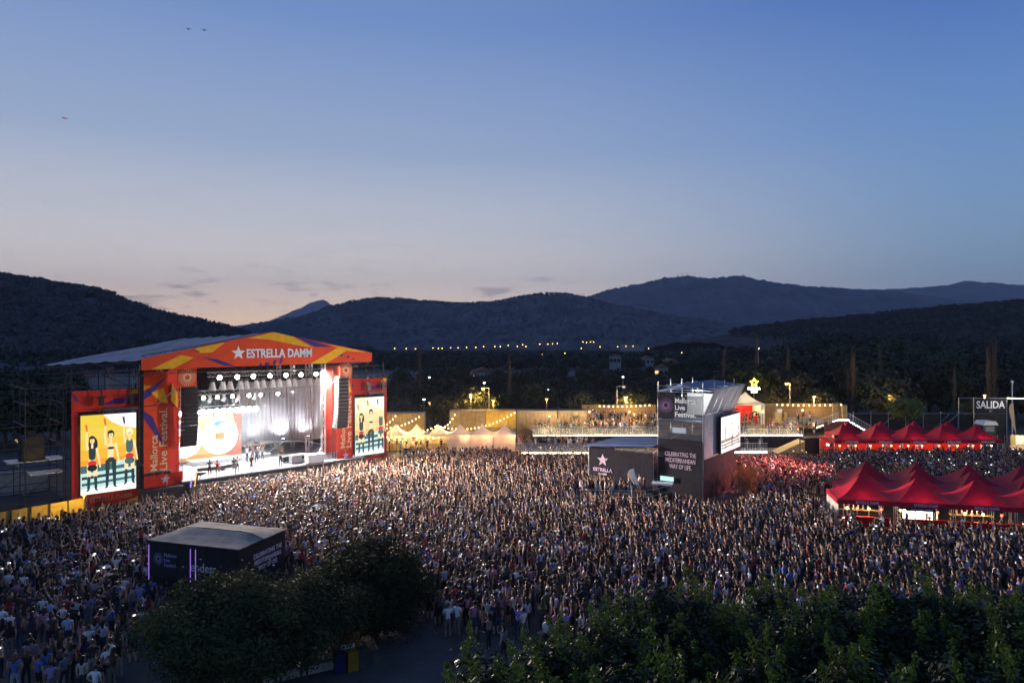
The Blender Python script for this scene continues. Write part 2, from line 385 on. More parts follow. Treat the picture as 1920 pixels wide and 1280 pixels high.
def leaves(g, C, Nrm, size, aspect, jitter=0.7):
    """leaf axes for leaves at C with normals roughly along Nrm"""
    n = len(C); N = Nrm+rand_dirs(g, n)*jitter; N /= np.linalg.norm(N, axis=1)[:, None]
    t = rand_dirs(g, n); U = np.cross(N, t); U /= np.linalg.norm(U, axis=1)[:, None]; V = np.cross(N, U)
    s = size*(0.6+0.8*g.random(n))[:, None]; return U*s*aspect, V*s
def crown_points(g, rx, ry, rz, cz, clumps, per, spread, flat=0.0, low=-0.5):
    d = rand_dirs(g, clumps*3); d = d[d[:, 2] > low][:clumps]; k = len(d)
    rad = (0.55+0.45*g.random(k)**0.4)*(0.86+0.24*np.sin(d[:, 0]*5.1+d[:, 1]*3.7+g.random()*6)*np.cos(d[:, 2]*4+g.random()*6))
    cc = d*rad[:, None]*np.array([rx, ry, rz]); cc[:, 2] += cz
    idx = np.repeat(np.arange(k), per); off = g.normal(size=(k*per, 3))*spread*(0.6+0.8*g.random(k))[idx][:, None]
    off[:, 2] *= 0.7
    C = cc[idx]+off; N = off/np.maximum(np.linalg.norm(off, axis=1), 1e-4)[:, None]*0.7+d[idx]*0.5+np.array([0, 0, 0.35])
    return C, N, cc
def make_crown(seed, rx, rz, cz, clumps, per, spread, leaf, aspect, material, ry=None, low=-0.5):
    g_ = np.random.default_rng(seed); C, N, cc = crown_points(g_, rx, ry or rx, rz, cz, clumps, per, spread, low=low)
    U, V = leaves(g_, C, N, leaf, aspect); return quads_mesh('crown', C, U, V, material), cc
def make_trunk(cc, h0, r, seed, material, limbs=9, fork=0.45):
    g_ = random.Random(seed); b = MB(); top = Vector((g_.uniform(-.2, .2), g_.uniform(-.2, .2), h0))
    mid = Vector((g_.uniform(-.1, .1), g_.uniform(-.1, .1), h0*fork)); b.bar((0, 0, -0.1), mid, r*1.25, 7, r2=r); b.bar(mid, top, r, 7, r2=r*0.6)
    for i in range(limbs):
        c = Vector(cc[g_.randrange(len(cc))]); s = mid.lerp(top, g_.random()); m_ = s.lerp(c, 0.5)+Vector((0, 0, -0.1*h0*g_.random()))
        b.bar(s, m_, r*0.5, 5, r2=r*0.32, cap=False); b.bar(m_, c, r*0.32, 4, r2=r*0.1, cap=False)
    return b
def tree(name, label, cat, loc, crown_me, trunk_me, s=1.0, rz=0.0, group=None, sz=1.0):
    t = thing(name, label, cat, loc, rz, group); t.scale = (s, s, s*sz)
    if trunk_me: link(bpy.data.objects.new('trunk', trunk_me), t)
    link(bpy.data.objects.new('crown', crown_me), t); return t

# pines on the two near hillsides: nobody could count them, one object each
def hillside_wood(name, label, hname, n, size, seed, xr=None, ridge=0.25, lift=0.62, material=None):
    zat, X0, X1, D, front = HILLS[hname]; g_ = np.random.default_rng(seed); Cs, Ns = [], []
    if xr: X0, X1 = xr
    for i in range(n):
        X = g_.uniform(X0, X1); Y = D+g_.uniform(-12, 6) if g_.random() < ridge else D-front*0.92*g_.random()**1.3
        z = zat(X, Y)
        if z < 3: continue
        h = size*(0.7+0.7*g_.random()); w = h*(0.45+0.35*g_.random()); k = 26
        d = rand_dirs(g_, k); d[:, 2] = np.abs(d[:, 2])*0.9-0.25
        C = d*np.array([w, w, h*0.38])*(0.6+0.4*g_.random(k))[:, None]+np.array([X, Y, z+h*lift]); Cs.append(C); Ns.append(d)
        C2 = np.array([[X, Y, z+h*t] for t in (0.0, 0.15, 0.3, 0.42)]); Cs.append(C2); Ns.append(np.tile([[0.2, -1, 0.1]], (4, 1)))
    C = np.concatenate(Cs); N = np.concatenate(Ns); U, V = leaves(g_, C, N, size*0.17, 0.8, 0.5)
    o = bpy.data.objects.new(name, quads_mesh(name, C, U, V, material or M['pine'])); link(o); kind(o, 'stuff'); return tag(o, label, 'wood')
hillside_wood('pine_wood', 'dark pine wood covering the hillside behind the stage at left', 'left_hill', 2600, 8.0, 11, (-480, -190), material=M['pine_pale'])
hillside_wood('pine_wood', 'dark wood on the low hill at the right edge', 'wooded_hill', 1500, 7.0, 12, (230, 620))
hillside_wood('ridge_wood', 'sparse pines along the crest of the middle hill', 'middle_hill', 1300, 7, 13, (-560, 420), 0.35, 0.42, M['pine_pale'])

def valley_wood():
    g_ = np.random.default_rng(17); Cs, Ns = [], []
    for i in range(4600):
        Y = 340+560*g_.random(); X = Y*g_.uniform(-0.78, 0.80); h = g_.uniform(5, 10); h = min(h, max(3.0, EYE-17/FPX*Y-0.8)) if -0.2 < X/Y < 0.26 else h; w = h*g_.uniform(.5, .75); k = 15
        d = rand_dirs(g_, k); C = d*np.array([w, w, h*.45])*(.6+.4*g_.random(k))[:, None]+np.array([X, Y, h*.5]); Cs.append(C); Ns.append(d)
    C = np.concatenate(Cs); N = np.concatenate(Ns); U, V = leaves(g_, C, N, 1.7, 0.85, 0.5)
    o = bpy.data.objects.new('valley_wood', quads_mesh('valley_wood', C, U, V, M['pine'])); link(o); kind(o, 'stuff'); tag(o, 'dark wooded valley floor between the festival ground and the hills', 'wood')
valley_wood()
# the air: thin evening haze over everything
def haze():
    b = MB(); b.bx((-10500, -600, -1.2-1.5), (10500, 9900, 900)); o = b.build('haze', [])
    m = bpy.data.materials.new('evening_haze'); m.use_nodes = True; n, l = m.node_tree.nodes, m.node_tree.links
    n.remove(n['Principled BSDF']); v = n.new('ShaderNodeVolumePrincipled')
    v.inputs['Density'].default_value = 1.05e-4; v.inputs['Color'].default_value = (0.86, 0.86, 1.0, 1); l.new(v.outputs[0], n['Material Output'].inputs['Volume'])
    o.data.materials.append(m); kind(o, 'stuff'); tag(o, 'thin blue evening haze in the air over the valley', 'haze')
haze()
# ------------------------------------------------------------------ the main stage
# local frame: x along the front from its left end, y to the back, z up
ST_O = Vector((-38.0, 58.9, 0)); ST_A = R(44.5)
ST_M = Matrix.Translation(ST_O) @ Matrix.Rotation(ST_A, 4, 'Z')
def S(x, y, z): return ST_M @ Vector((x, y, z))
def SP(px, py, yl):
    """local (x, z) of what the photograph shows at px, py in the stage plane y = yl"""
    o = S(0, yl, 0); q = (px-960)/FPX; c, s = math.cos(ST_A), math.sin(ST_A)
    x = (q*o.y-o.x)/(c-q*s); Y = o.y+s*x; return (x, EYE-(py-640)/FPX*Y)
def Z2(pts, yl): return [SP(240+a/3.556, 600+b/3.556, yl) for a, b in pts]
stage = thing('festival_stage', 'large open air stage with orange gabled front and grey tarpaulin roof', 'stage', ST_O, ST_A)
CX = 16.15
def stage_prints(parent, ys, lst, colour, off=0.03):
    for pts in lst:
        MB().xz(Z2(pts, ys), ys-off, 0.02).build('print', M[colour], parent)

# deck, skirt and ramps
o = MB().bx((8.6, -1.6, 1.30), (28.2, 11.5, 1.45)).build('deck', M['deck'], stage)
sk = MB().bx((8.5, -1.5, 0), (28.3, 11.4, 1.29)).build('deck_skirt', M['skirt'], stage)
for i in range(9):
    MB().bx((9.2+i*2.1, -1.62, 0.35), (10.6+i*2.1, -1.5, 0.62)).build('vent_panel', M['steel'], sk)
b = MB()
for i in range(13): b.bx((9+i*1.5, -2.5, 0.0), (10.42+i*1.5, -2.42, 1.1))
b.build('crowd_barrier', M['dark_steel'], stage)
MB().bx((5.0, -2.2, 0), (8.5, -0.9, 1.15)).build('side_platform', M['skirt'], stage)
MB().bx((24.4, -1.9, 0), (27.5, -0.9, 1.15)).build('side_platform', M['skirt'], stage)

# fascia with the gable
YF = -3.9
fas = MB().xz([(4.4, 12.0), (10, 12.1), (CX, 12.15), (22, 12.25), (27.7, 12.3), (27.75, 13.25), (CX, 15.45), (4.4, 13.0)], YF, 0.12).build('fascia', M['orange'], stage)
stage_prints(fas, YF, [[(445,190), (650,146), (560,214), (480,220)], [(155,327), (350,232), (440,250), (300,324)],
    [(800,120), (975,80), (1100,110), (1235,185), (1100,162), (950,130)], [(1215,290), (1395,185), (1455,205), (1320,288)],
    [(1335,160), (1590,214), (1450,203)]], 'yellow_print')
stage_prints(fas, YF, [[(490,245), (600,262), (722,308), (640,303)], [(1115,112), (1240,140), (1365,180), (1245,178)],
    [(870,304), (888,280), (893,304)], [(910,302), (915,282), (945,282), (938,300)], [(962,298), (972,268), (994,264), (978,298)],
    [(1008,290), (1018,252), (1034,248), (1020,290)], [(1398,242), (1440,214), (1430,240)], [(1452,250), (1476,230), (1472,252)], [(1490,262), (1508,248), (1505,265)], [(430,200), (480,206), (470,216)]], 'blue_print', 0.032)
x0, z0 = SP(462, 671, YF); x1, z1 = SP(584.5, 655, YF)
lettering('ESTRELLA DAMM', fas, x0, x1, z0, z0+0.88, YF-0.05, M['white_print'], 0.03)
xs, zs = SP(447, 661.5, YF); MB().xz(star_pts(xs, zs, 0.68), YF-0.03, 0.03).build('star_emblem', M['white_print'], fas)
# steel showing along the lower rim of the gable
b = MB(); b.truss((4.6, YF+0.45, 13.0), (CX, YF+0.45, 15.1), 0.5, 0.035, 0.9); b.truss((CX, YF+0.45, 15.1), (27.5, YF+0.45, 13.1), 0.5, 0.035, 0.9)
b.truss((4.6, YF+0.5, 11.85), (27.5, YF+0.5, 12.0), 0.45, 0.03, 0.8); b.build('front_truss', M['dark_steel'], stage)

# roof: two slopes falling to the rear, over a steel frame
RB = 20.0
ridge_f, ridge_b = Vector((CX, YF+0.06, 15.42)), Vector((CX, RB, 14.9))
lf, lb = Vector((4.45, YF+0.06, 12.95)), Vector((1.6, RB, 12.0)); rf, rb_ = Vector((27.7, YF+0.06, 13.2)), Vector((30.5, RB, 12.0))
def slope(a, b, c, d, n, name):
    # tarpaulin in lengths laced together, each sagging a little
    for i in range(n):
        t0, t1 = i/n, (i+1)/n-0.004; vs, fs = [], []
        for j in range(9):
            u = j/8
            for k in range(4):
                t = t0+(t1-t0)*k/3
                p = a.lerp(b, t).lerp(d.lerp(c, t), u); vs.append((p.x, p.y, p.z-0.14*math.sin(math.pi*k/3)+0.03*math.sin(u*9+i)))
        for j in range(8):
            for k in range(3): q = j*4+k; fs.append((q, q+1, q+5, q+4))
        m_ = MB(); m_.add(vs, fs); m_.build(name, M['roof_tarp'], stage)
slope(lf, lb, ridge_b, ridge_f, 6, 'roof_sheet'); slope(rf, rb_, ridge_b, ridge_f, 6, 'roof_sheet')
b = MB()
for t in (0.02, 0.25, 0.5, 0.75, 0.98):
    l_, r_, c_ = lf.lerp(lb, t), rf.lerp(rb_, t), ridge_f.lerp(ridge_b, t); dz = Vector((0, 0, 0.45))
    b.truss(l_-dz, c_-dz, 0.5, 0.04, 1.0); b.truss(r_-dz, c_-dz, 0.5, 0.04, 1.0)
b.truss(lf-Vector((0, -.4, .7)), lb-Vector((0, 0, .7)), 0.7, 0.04, 0.9); b.truss(rf-Vector((0, -.4, .7)), rb_-Vector((0, 0, .7)), 0.7, 0.04, 0.9)
b.truss(lf+Vector((0.3, .3, -1.25)), lb+Vector((0.3, 0, -1.2)), 0.5, 0.03, 0.7)
b.build('roof_frame', M['dark_steel'], stage)

# legs, towers at both sides
for (x, y) in ((8.9, 0.2), (8.9, 6), (8.9, 11.5), (23.95, 0.0), (23.95, 3.6), (23.95, 7.2), (23.95, 10.8), (5.2, 0.6), (27.2, 0.6), (5.2, 9), (27.2, 9)):
    MB().truss((x, y, 0.0), (x, y, 12.0), 0.38, 0.035, 0.9).build('tower_leg', M['alu'], stage)

# banner columns beside the opening
def column(x0, x1, xin, side):
    # front panel, upper panel, inner return to the opening, lower panel with the star
    yc = -0.9
    main = MB().bx((x0, yc, 2.35), (x1, yc+0.10, 8.6)).build('column_banner', M['orange'], stage)
    up = MB().bx((x0, yc, 8.66), (x1, yc+0.10, 11.75)).build('column_banner', M['orange'], stage)
    inner = MB().poly3([(x1, yc+0.02, 2.3), (xin, 0.3, 2.0), (xin, 0.3, 11.9), (x1, yc+0.02, 11.9)] if side < 0 else
                       [(xin, 0.3, 2.0), (x0, yc+0.02, 2.3), (x0, yc+0.02, 11.9), (xin, 0.3, 11.9)], 0.08, (0.3 if side < 0 else -0.3, -1, 0)).build('return_banner', M['red_panel'], stage)
    low = MB().bx((x0, yc-0.12, 0.0), (max(x1, xin)-0.1 if side < 0 else x1, yc, 2.3)).build('base_banner', M['red_panel'], stage)
    w = x1-x0
    lettering('Mallorca', main, x0+0.25*w, x0+0.55*w, 2.6, 5.9, yc-0.03, M['cream_print'], 0.012, 90)
    lettering('Live Festival.', main, x0+0.62*w, x0+0.95*w, 2.6, 8.35, yc-0.03, M['cream_print'], 0.012, 90)
    MB().xz([(x0, 8.2), (x0+0.35*w, 7.6), (x0+0.75*w, 5.3), (x0+0.6*w, 5.4), (x0, 7.5)], yc-0.02, 0.015).build('print', M['blue_print'], main)
    MB().xz([(x0, 9.9), (x0+0.55*w, 10.7), (x0+0.95*w, 11.3), (x0+0.3*w, 9.6), (x0, 9.2)], yc-0.02, 0.015).build('print', M['blue_print'], up)
    MB().xz([(x0+0.3*w, 9.8), (x0+0.8*w, 10.2), (x0+0.98*w, 8.75), (x0+0.7*w, 8.9)], yc-0.03, 0.015).build('print', M['yellow_print'], up)
    MB().xz([(x0, 10.6), (x0+0.3*w, 10.4), (x0, 10.1)], yc-0.03, 0.015).build('print', M['yellow_print'], up)
    cx = x0+w*0.85 if side < 0 else x0+w*0.55
    MB().xz(star_pts(cx, 1.75, 0.42), yc-0.16, 0.03).build('star_emblem', M['pink_print'], low)
    lettering('ESTRELLA', low, cx-0.85, cx+0.85, 0.82, 1.12, yc-0.16, M['dull_print'], 0.02)
    lettering('DAMM', low, cx-0.4, cx+0.4, 0.5, 0.72, yc-0.16, M['dull_print'], 0.02)
    b = MB(); b.truss((x0-0.12, yc+0.35, 0), (x0-0.12, yc+0.35, 11.9), 0.3, 0.03, 0.7); b.truss((x1+0.05, yc+0.5, 2), (x1+0.05, yc+0.5, 11.9), 0.3, 0.03, 0.7)
    b.build('column_frame', M['dark_steel'], stage)
column(5.45, 7.55, 8.9, -1); column(25.1, 27.0, 24.1, 1)
# prints on the inner returns
MB().poly3([(7.75, -0.92, 9.0), (8.6, -0.2, 8.2), (8.6, -0.2, 9.6), (7.9, -0.8, 10.6)], 0.02, (0.6, -1, 0)).build('print', M['yellow_print'], stage)

# hanging sunburst panels
def sunburst(parent, cx, cz, r, y, material, n=26):
    b = MB()
    for i in range(n):
        a = 2*math.pi*i/n; c, s = math.cos(a), math.sin(a); w = r*0.028
        b.xz([(cx+c*r*0.42-s*w, cz+s*r*0.42+c*w), (cx+c*r-s*w, cz+s*r+c*w), (cx+c*r+s*w, cz+s*r-c*w), (cx+c*r*0.42+s*w, cz+s*r*0.42-c*w)], y, 0.01)
    k = 20
    for i in range(k):
        a0, a1 = 2*math.pi*i/k, 2*math.pi*(i+1)/k
        b.xz([(cx+math.cos(t)*r*q, cz+math.sin(t)*r*q) for t, q in ((a0, 0.28), (a1, 0.28), (a1, 0.44), (a0, 0.44))], y, 0.01)
    b.build('sunburst_emblem', material, parent)
for (pa, pb) in (((333, 690), (369, 724)), ((637, 679), (660, 705))):
    xa, za = SP(pa[0], pa[1], -2.6); xb, zb = SP(pb[0], pb[1], -2.6); zt = 12.05; zl = zb
    p = MB().bx((xa, -2.6, zl), (xb, -2.5, zt)).build('hanging_panel', M['orange'], stage)
    sunburst(p, (xa+xb)/2, (zl+zt)/2, 0.80, -2.62, M['cream_print'])
    b = MB(); b.bar((xa, -2.55, zl), (xa-1.2, -1.0, zl-1.6), 0.04); b.bar((xb, -2.55, zl), (xb, -1.2, zl-0.7), 0.04); b.build('panel_strut', M['steel'], p)

# wings with the side screens
def wing(x0, x1, s0, s1, txt):
    w = MB(); zt = 10.2
    for a, b_ in (((x0, 0, 8.35), (x1, 0.12, zt)), ((x0, 0, 0), (s0-0.12, 0.12, 8.3)), ((s1+0.12, 0, 0), (x1, 0.12, 8.3)), ((s0-0.1, 0, 0), (s1+0.1, 0.12, 1.05))):
        MB().bx(a, b_).build('wing_banner', M['red_panel'], stage)
    t = MB().bx((s0, -0.02, 0.12), (s1, 0.0, 0.12+0.02)).build('banner_hem', M['red_panel'], stage)
    lettering(txt, t, s0+0.75, s1-0.3, 0.34, 0.82, -0.05, M['dull_print'], 0.03)
    MB().xz(star_pts(s0+0.35, 0.58, 0.36), -0.03, 0.02).build('star_emblem', M['dull_print'], t)
    MB().xz([(x0+0.4*(x1-x0), 8.8), (x0+0.62*(x1-x0), 9.35), (x1-0.05, 9.45), (x1-0.1, 9.05), (x0+0.7*(x1-x0), 9.0)], -0.02, 0.015).build('print', M['blue_print'], stage)
    MB().xz([(x0+0.05, 9.9), (x0+0.2, 10.0), (x0+0.55, 9.3), (x0+0.3, 9.3)], -0.02, 0.015).build('print', M['blue_print'], stage)
    MB().xz([(x1-0.8, 9.75), (x1-0.02, 9.75), (x1-0.02, 10.15), (x1-0.6, 10.1)], -0.02, 0.015).build('print', M['yellow_print'], stage)
    MB().xz([(s1-1.2, 0.02), (s1+0.2, 0.02), (s1+0.2, 0.3)], -0.02, 0.015).build('print', M['yellow_print'], stage)
    b = MB(); b.truss((x0, 0.5, 10.35), (x1, 0.5, 10.35), 0.4, 0.03, 0.6)
    for xx in (x0+0.1, (x0+x1)/2, x1-0.1):
        b.bar((xx, 0.6, 0), (xx, 0.6, 12.2), 0.045); b.bar((xx, 2.6, 0), (xx, 2.6, 12.2), 0.045); b.bar((xx, .6, 11.6), (xx, 2.6, 11.6), .03)
    for z in (2, 4, 6, 8, 11.6):
        b.bar((x0, 2.6, z), (x1, 2.6, z), 0.035); b.bar((x0, 0.6, z), (x1, 0.6, z), 0.035)
    b.bar((x0, 2.6, 10.3), ((x0+x1)/2, 2.6, 11.6), 0.03); b.bar((x1, 2.6, 10.3), ((x0+x1)/2, 2.6, 11.6), 0.03)
    b.build('wing_scaffold', M['dark_steel'], stage)
    for xx in (s0+1.5, s1-0.5):
        q = MB(); q.bar((xx, -0.6, 10.5), (xx, -0.6, 9.5), 0.05); q.box((xx, -0.6, 9.2), (0.35, 0.35, 0.65)); q.box((xx, -0.6, 9.62), (0.7, 0.25, 0.14)); q.build('hoist_motor', M['black_gloss'], stage)
    b = MB(); b.bx((s0+1.6, -0.55, 8.35), (s1+0.1, -0.25, 8.6)); b.build('screen_header', M['dark_steel'], stage)
wing(0.0, 5.3, 0.62, 5.0, 'ESTRELLA DAMM'); wing(27.25, 32.3, 27.85, 31.85, 'ESTRELLA DAMM')

# scaffold left of the left wing
b = MB()
for x in (-6.0, -3.2, -0.5):
    for y in (0.6, 3.0, 6.0): b.bar((x, y, 0), (x, y, 10.6 if x > -4 else 7.5), 0.045)
for z in (1.6, 3.6, 5.6, 7.4, 9.2, 10.5):
    for y in (0.6, 3.0, 6.0): b.bar((-6.0 if z < 8 else -3.2, y, z), (-0.3, y, z), 0.035)
    for x in (-3.2, -0.5): b.bar((x, 0.6, z), (x, 6, z), 0.03)
for (a, c) in (((-6, 1.6), (-3.2, 3.6)), ((-3.2, 1.6), (-0.5, 3.6)), ((-6, 5.6), (-3.2, 3.6)), ((-3.2, 5.6), (-.5, 3.6)), ((-3.2, 9.2), (-.5, 7.4)), ((-3.2, 9.2), (-.5, 10.5))):
    b.bar((a[0], 0.6, a[1]), (c[0], 0.6, c[1]), 0.03)
b.build('side_scaffold', M['dark_steel'], stage)
for (x0, x1, z) in ((-4.4, -0.4, 4.35), (-2.8, -0.4, 3.2)):
    MB().bx((x0, 0.7, z), (x1, 2.9, z+0.07)).build('scaffold_platform', M['steel'], stage)
MB().bx((-6, 0.8, 0.05), (-0.4, 5.8, 0.9)).build('scaffold_base', M['skirt'], stage)

# backdrop, side drapes and roof drape behind the lamps
def drape(name, xa, xb, y, za, zb, material, folds=0.06, per=0.45, parent=stage):
    n = max(6, int((xb-xa)/per*4)); vs = []; fs = []
    for i in range(n+1):
        x = xa+(xb-xa)*i/n; yy = y+folds*math.sin((x-xa)/per*2*math.pi)
        vs += [(x, yy, za), (x, yy, zb)]
    for i in range(n): fs.append((2*i, 2*i+2, 2*i+3, 2*i+1))
    m_ = MB(); m_.add(vs, fs); return m_.build(name, material, parent)
drape('pale_backdrop', 18.4, 31.0, 9.2, 2.5, 9.8, M['curtain'], 0.05, 0.5)
drape('dark_backdrop', 8.9, 31.5, 11.6, 1.45, 12.0, M['black'], 0.12, 1.0)
o = MB(); o.bx((8.7, 1.5, 1.5), (8.8, 11.4, 11.5)); o.build('side_drape', M['black'], stage)
o = MB(); o.bx((18.3, 9.0, 2.40), (31.0, 9.4, 2.55)); o.build('backdrop_pipe', M['steel'], stage)
# side rail and braces at the right of the deck
b = MB(); b.bar((17.5, 10.4, 3.0), (24.6, 3.4, 3.0), 0.05); b.bar((23.9, 3.4, 3.05), (23.9, 0.2, 3.05), 0.04)
b.bar((20.4, 7.2, 1.45), (22, 5.6, 3.0), 0.05); b.bar((23.2, 0.6, 1.5), (24, 0.2, 3.0), 0.05); b.bar((24, 3.5, 1.5), (24, 0.3, 3.0), .04)
b.build('side_rail', M['alu'], stage)
for (x, y, zb) in ((24.0, 3.6, 9.8), (22.8, 7.0, 9.3), (21.6, 9.0, 8.6)):
    q = MB(); q.bar((x, y-0.3, 11), (x+0.4, y-0.1, 6), 0.025, 4); q.bar((x+.4, y-0.1, 6), (x+1.0, y+0.1, 3), 0.025, 4); q.build('cable', M['black_gloss'], stage)

# ---------------------------------------------------------------- screens
def emis(c, s=1.0): return glow('screen_colour', srgb(*c), s)
E_ = {'yellow': emis((240, 208, 62), 1.05), 'orange': emis((250, 160, 40), 1.05), 'white': emis((250, 250, 250), 1.25), 'teal': emis((70, 112, 112), 0.9), 'dteal': emis((30, 62, 66), 0.8), 'pale': emis((190, 228, 226), 1.1),
      'skin': emis((252, 226, 170), 1.1), 'black': emis((28, 30, 34), 0.7), 'red': emis((220, 40, 40), 1), 'cream': emis((255, 240, 200), 1.15), 'redor': emis((240, 90, 50), 1.1), 'blue': emis((70, 175, 225), 1.0),
      'y1': emis((243, 210, 78), 1.05), 'y2': emis((246, 202, 66), 1.05), 'y3': emis((251, 184, 52), 1.05), 'y4': emis((249, 165, 50), 1.0), 'p1': emis((253, 222, 160), 1.1), 'p2': emis((252, 210, 140), 1.1), 'p3': emis((248, 190, 110), 1.05),
      'hot': emis((255, 252, 245), 3.0), 'gold': emis((255, 190, 110), 1.2)}
def side_screen(name, label, x0, x1, z0, z1, warm, parent=None, loc=ST_O, ang=ST_A, group=None, figs=True):
    t = thing(name, label, 'screen', loc, ang, group)
    w, h = x1-x0, z1-z0; F_ = lambda u, v: (x0+u*w, z0+v*h)
    MB().bx((x0-0.08, -0.22, z0-0.08), (x1+0.08, -0.02, z1+0.08)).build('cabinet', M['black_gloss'], t)
    d = MB().bx((x0, -0.24, z0), (x1, -0.221, z1)).build('display', E_['white'] if warm is None else E_['yellow'] if warm else E_['cream'], t)
    layer = [0]
    def pic(col, pts):
        layer[0] += 1; MB().xz([F_(*p) for p in pts], -0.242-0.0015*layer[0], 0.001).build('image_patch', E_[col], d)
    if warm:
        for k_, c_ in enumerate(('y4', 'y3', 'y2', 'y1')): pic(c_, [(0.001, .30+.13*k_), (.999, .32+.13*k_), (.999, .47+.13*k_), (0.001, .43+.13*k_)])
    elif warm is False:
        for k_, c_ in enumerate(('p3', 'p2', 'p1')): pic(c_, [(0.001, .30+.14*k_), (.999, .32+.14*k_), (.999, .47+.14*k_), (0.001, .45+.14*k_)])
    pic('white', [(.40, .999), (.55, .90), (.75, .83), (.998, .80), (.998, .999)])
    pic('teal', [(0, .27), (1, .30), (1, .38), (0, .36)]); pic('pale', [(0, .002), (.998, .002), (.998, .30), (0, .27)])
    pic('dteal', [(0.02, .19), (.96, .22), (.96, .255), (0.02, .225)]); pic('teal', [(0.02, .11), (.98, .145), (.98, .175), (.02, .145)])
    pic('white', [(0, .002), (.998, .002), (.998, .10), (0, .07)]); pic('pale', [(.63, .33), (.78, .34), (.78, .40), (.63, .39)])
    if figs:
        asp = w/h
        def ell(cx, cy, rx, ry, k=14): return [(cx+math.cos(2*math.pi*i/k)*rx, cy+math.sin(2*math.pi*i/k)*ry) for i in range(k)]
        def limb(p, q, r1, r2):
            dx, dy = (q[0]-p[0])*asp, q[1]-p[1]; L = math.hypot(dx, dy); a = math.atan2(dy, dx); out = []
            for i in range(7): t_ = a+math.pi/2+math.pi*i/6; out.append((p[0]+math.cos(t_)*r1/asp, p[1]+math.sin(t_)*r1))
            for i in range(7): t_ = a-math.pi/2+math.pi*i/6; out.append((q[0]+math.cos(t_)*r2/asp, q[1]+math.sin(t_)*r2))
            return out
        def fig(cx, base, hh, top, legs, hair, skirt, longhair, boots, mic):
            s = hh; X = lambda a, b: (cx+a*s/asp*0.50, base+b*s); r_ = lambda v: v*s*0.60
            if longhair: pic(hair, ell(*X(.03, .86), .085*s/asp*.9, .14*s))
            for sd in (-1, 1):
                pic(legs if not skirt else 'skin', limb(X(.10*sd, .46), X(.11*sd, .24), r_(.062), r_(.046))); pic(legs if not boots else boots, limb(X(.11*sd, .24), X(.12*sd, .04), r_(.045), r_(.036)))
                pic(boots or legs, limb(X(.12*sd, .02), X(.12*sd+.05*sd, .0), r_(.028), r_(.02)))
            pic('skin', limb(X(-.02, .52), X(0, .74), r_(.078), r_(.085)))
            pic(top, limb(X(0, .62 if top != 'black' else .70), X(0, .76), r_(.092), r_(.10)) if top != 'black' else limb(X(-.06, .70), X(.06, .70), r_(.035), r_(.035)))
            if skirt: pic('red', limb(X(-.02, .50), X(.02, .50), r_(.10), r_(.10))); pic(skirt, limb(X(-.05, .42), X(.05, .42), r_(.095), r_(.095)))
            else: pic(legs, limb(X(-.03, .49), X(.03, .49), r_(.075), r_(.075)))
            pic('skin', limb(X(-.15, .77), X(-.19, .93), r_(.034), r_(.028))); pic('skin', limb(X(-.19, .93), X(-.17, 1.13), r_(.027), r_(.02)))
            pic('redor' if mic else 'black', limb(X(-.17, 1.12), X(-.20, 1.22), r_(.024), r_(.03)))
            pic('skin', limb(X(.15, .77), X(.21, .60), r_(.034), r_(.027))); pic('skin', limb(X(.21, .60), X(.26, .43), r_(.026), r_(.022)))
            pic('skin', limb(X(0, .80), X(0, .86), r_(.03), r_(.03)))
            pic(hair, ell(*X(0, .945), .058*s/asp*.95, .076*s)); pic('skin', ell(*X(.0, .925), .038*s/asp, .055*s))
            pic(hair, ell(*X(-.02, .985), .045*s/asp, .026*s)); pic('black', limb(X(-.035, .93), X(.035, .93), r_(.007), r_(.007))); pic('red', limb(X(-.018, .893), X(.018, .893), r_(.006), r_(.006)))
        fig(.20, .045, .68, 'dteal', 'black', 'black', 'black', True, 'dteal', True); fig(.53, .06, .72, 'black', 'dteal', 'black', None, False, None, True)
        fig(.87, .08, .71, 'teal', 'dteal', 'cream', 'teal', False, 'dteal', False)
    return t
side_screen('led_screen', 'tall LED screen with three dancers, nearer one left of the stage', 0.62, 5.0, 1.15, 8.05, True, group='screens beside the stage')
side_screen('led_screen', 'tall LED screen with three dancers, farther one right of the stage', 27.85, 31.75, 1.35, 8.0, False, group='screens beside the stage')

# LED wall at the back of the stage
t = thing('led_wall', 'bright orange LED wall with white discs at the back of the stage', 'screen', ST_O, ST_A)
MB().bx((9.4, 8.0, 1.5), (18.2, 8.3, 6.45)).build('cabinet', M['black_gloss'], t)
d = MB().bx((9.45, 7.97, 1.6), (18.15, 7.999, 6.4)).build('display', E_['gold'], t)
def disc(cx, cz, rx, rz_, k=28): return [(cx+math.cos(2*math.pi*i/k)*rx, cz+math.sin(2*math.pi*i/k)*rz_) for i in range(k)]
MB().xz([(15.4, 1.61), (18.14, 1.61), (18.14, 6.39), (17.2, 6.39), (17.7, 4.0)], 7.965, .001).build('image_patch', E_['redor'], d)
MB().xz([(9.5, 1.61), (17, 1.61), (16.0, 2.2), (9.5, 2.3)], 7.964, .001).build('image_patch', E_['orange'], d)
for cx in (15.75, 11.9):
    MB().xz(disc(cx, 4.05, 2.0, 2.02), 7.96, .001).build('image_patch', E_['hot'], d)
    MB().xz([(cx-.55, 3.7), (cx+.5, 3.7), (cx+.5, 4.45), (cx-.55, 4.45)], 7.955, .001).build('image_patch', E_['orange'], d)
    for pts in ([(-.9, 1.35), (-.2, 1.75), (.6, 1.7), (.7, 1.3), (.2, 1.35), (-.3, 1.1)], [(-1.6, .5), (-1.2, .75), (-.9, .7), (-1.4, .4)], [(.9, .8), (1.4, .95), (1.5, .85), (1.0, .55)]):
        MB().xz([(cx+a, 4.05+b_) for a, b_ in pts], 7.955, .001).build('image_patch', E_['blue'], d)

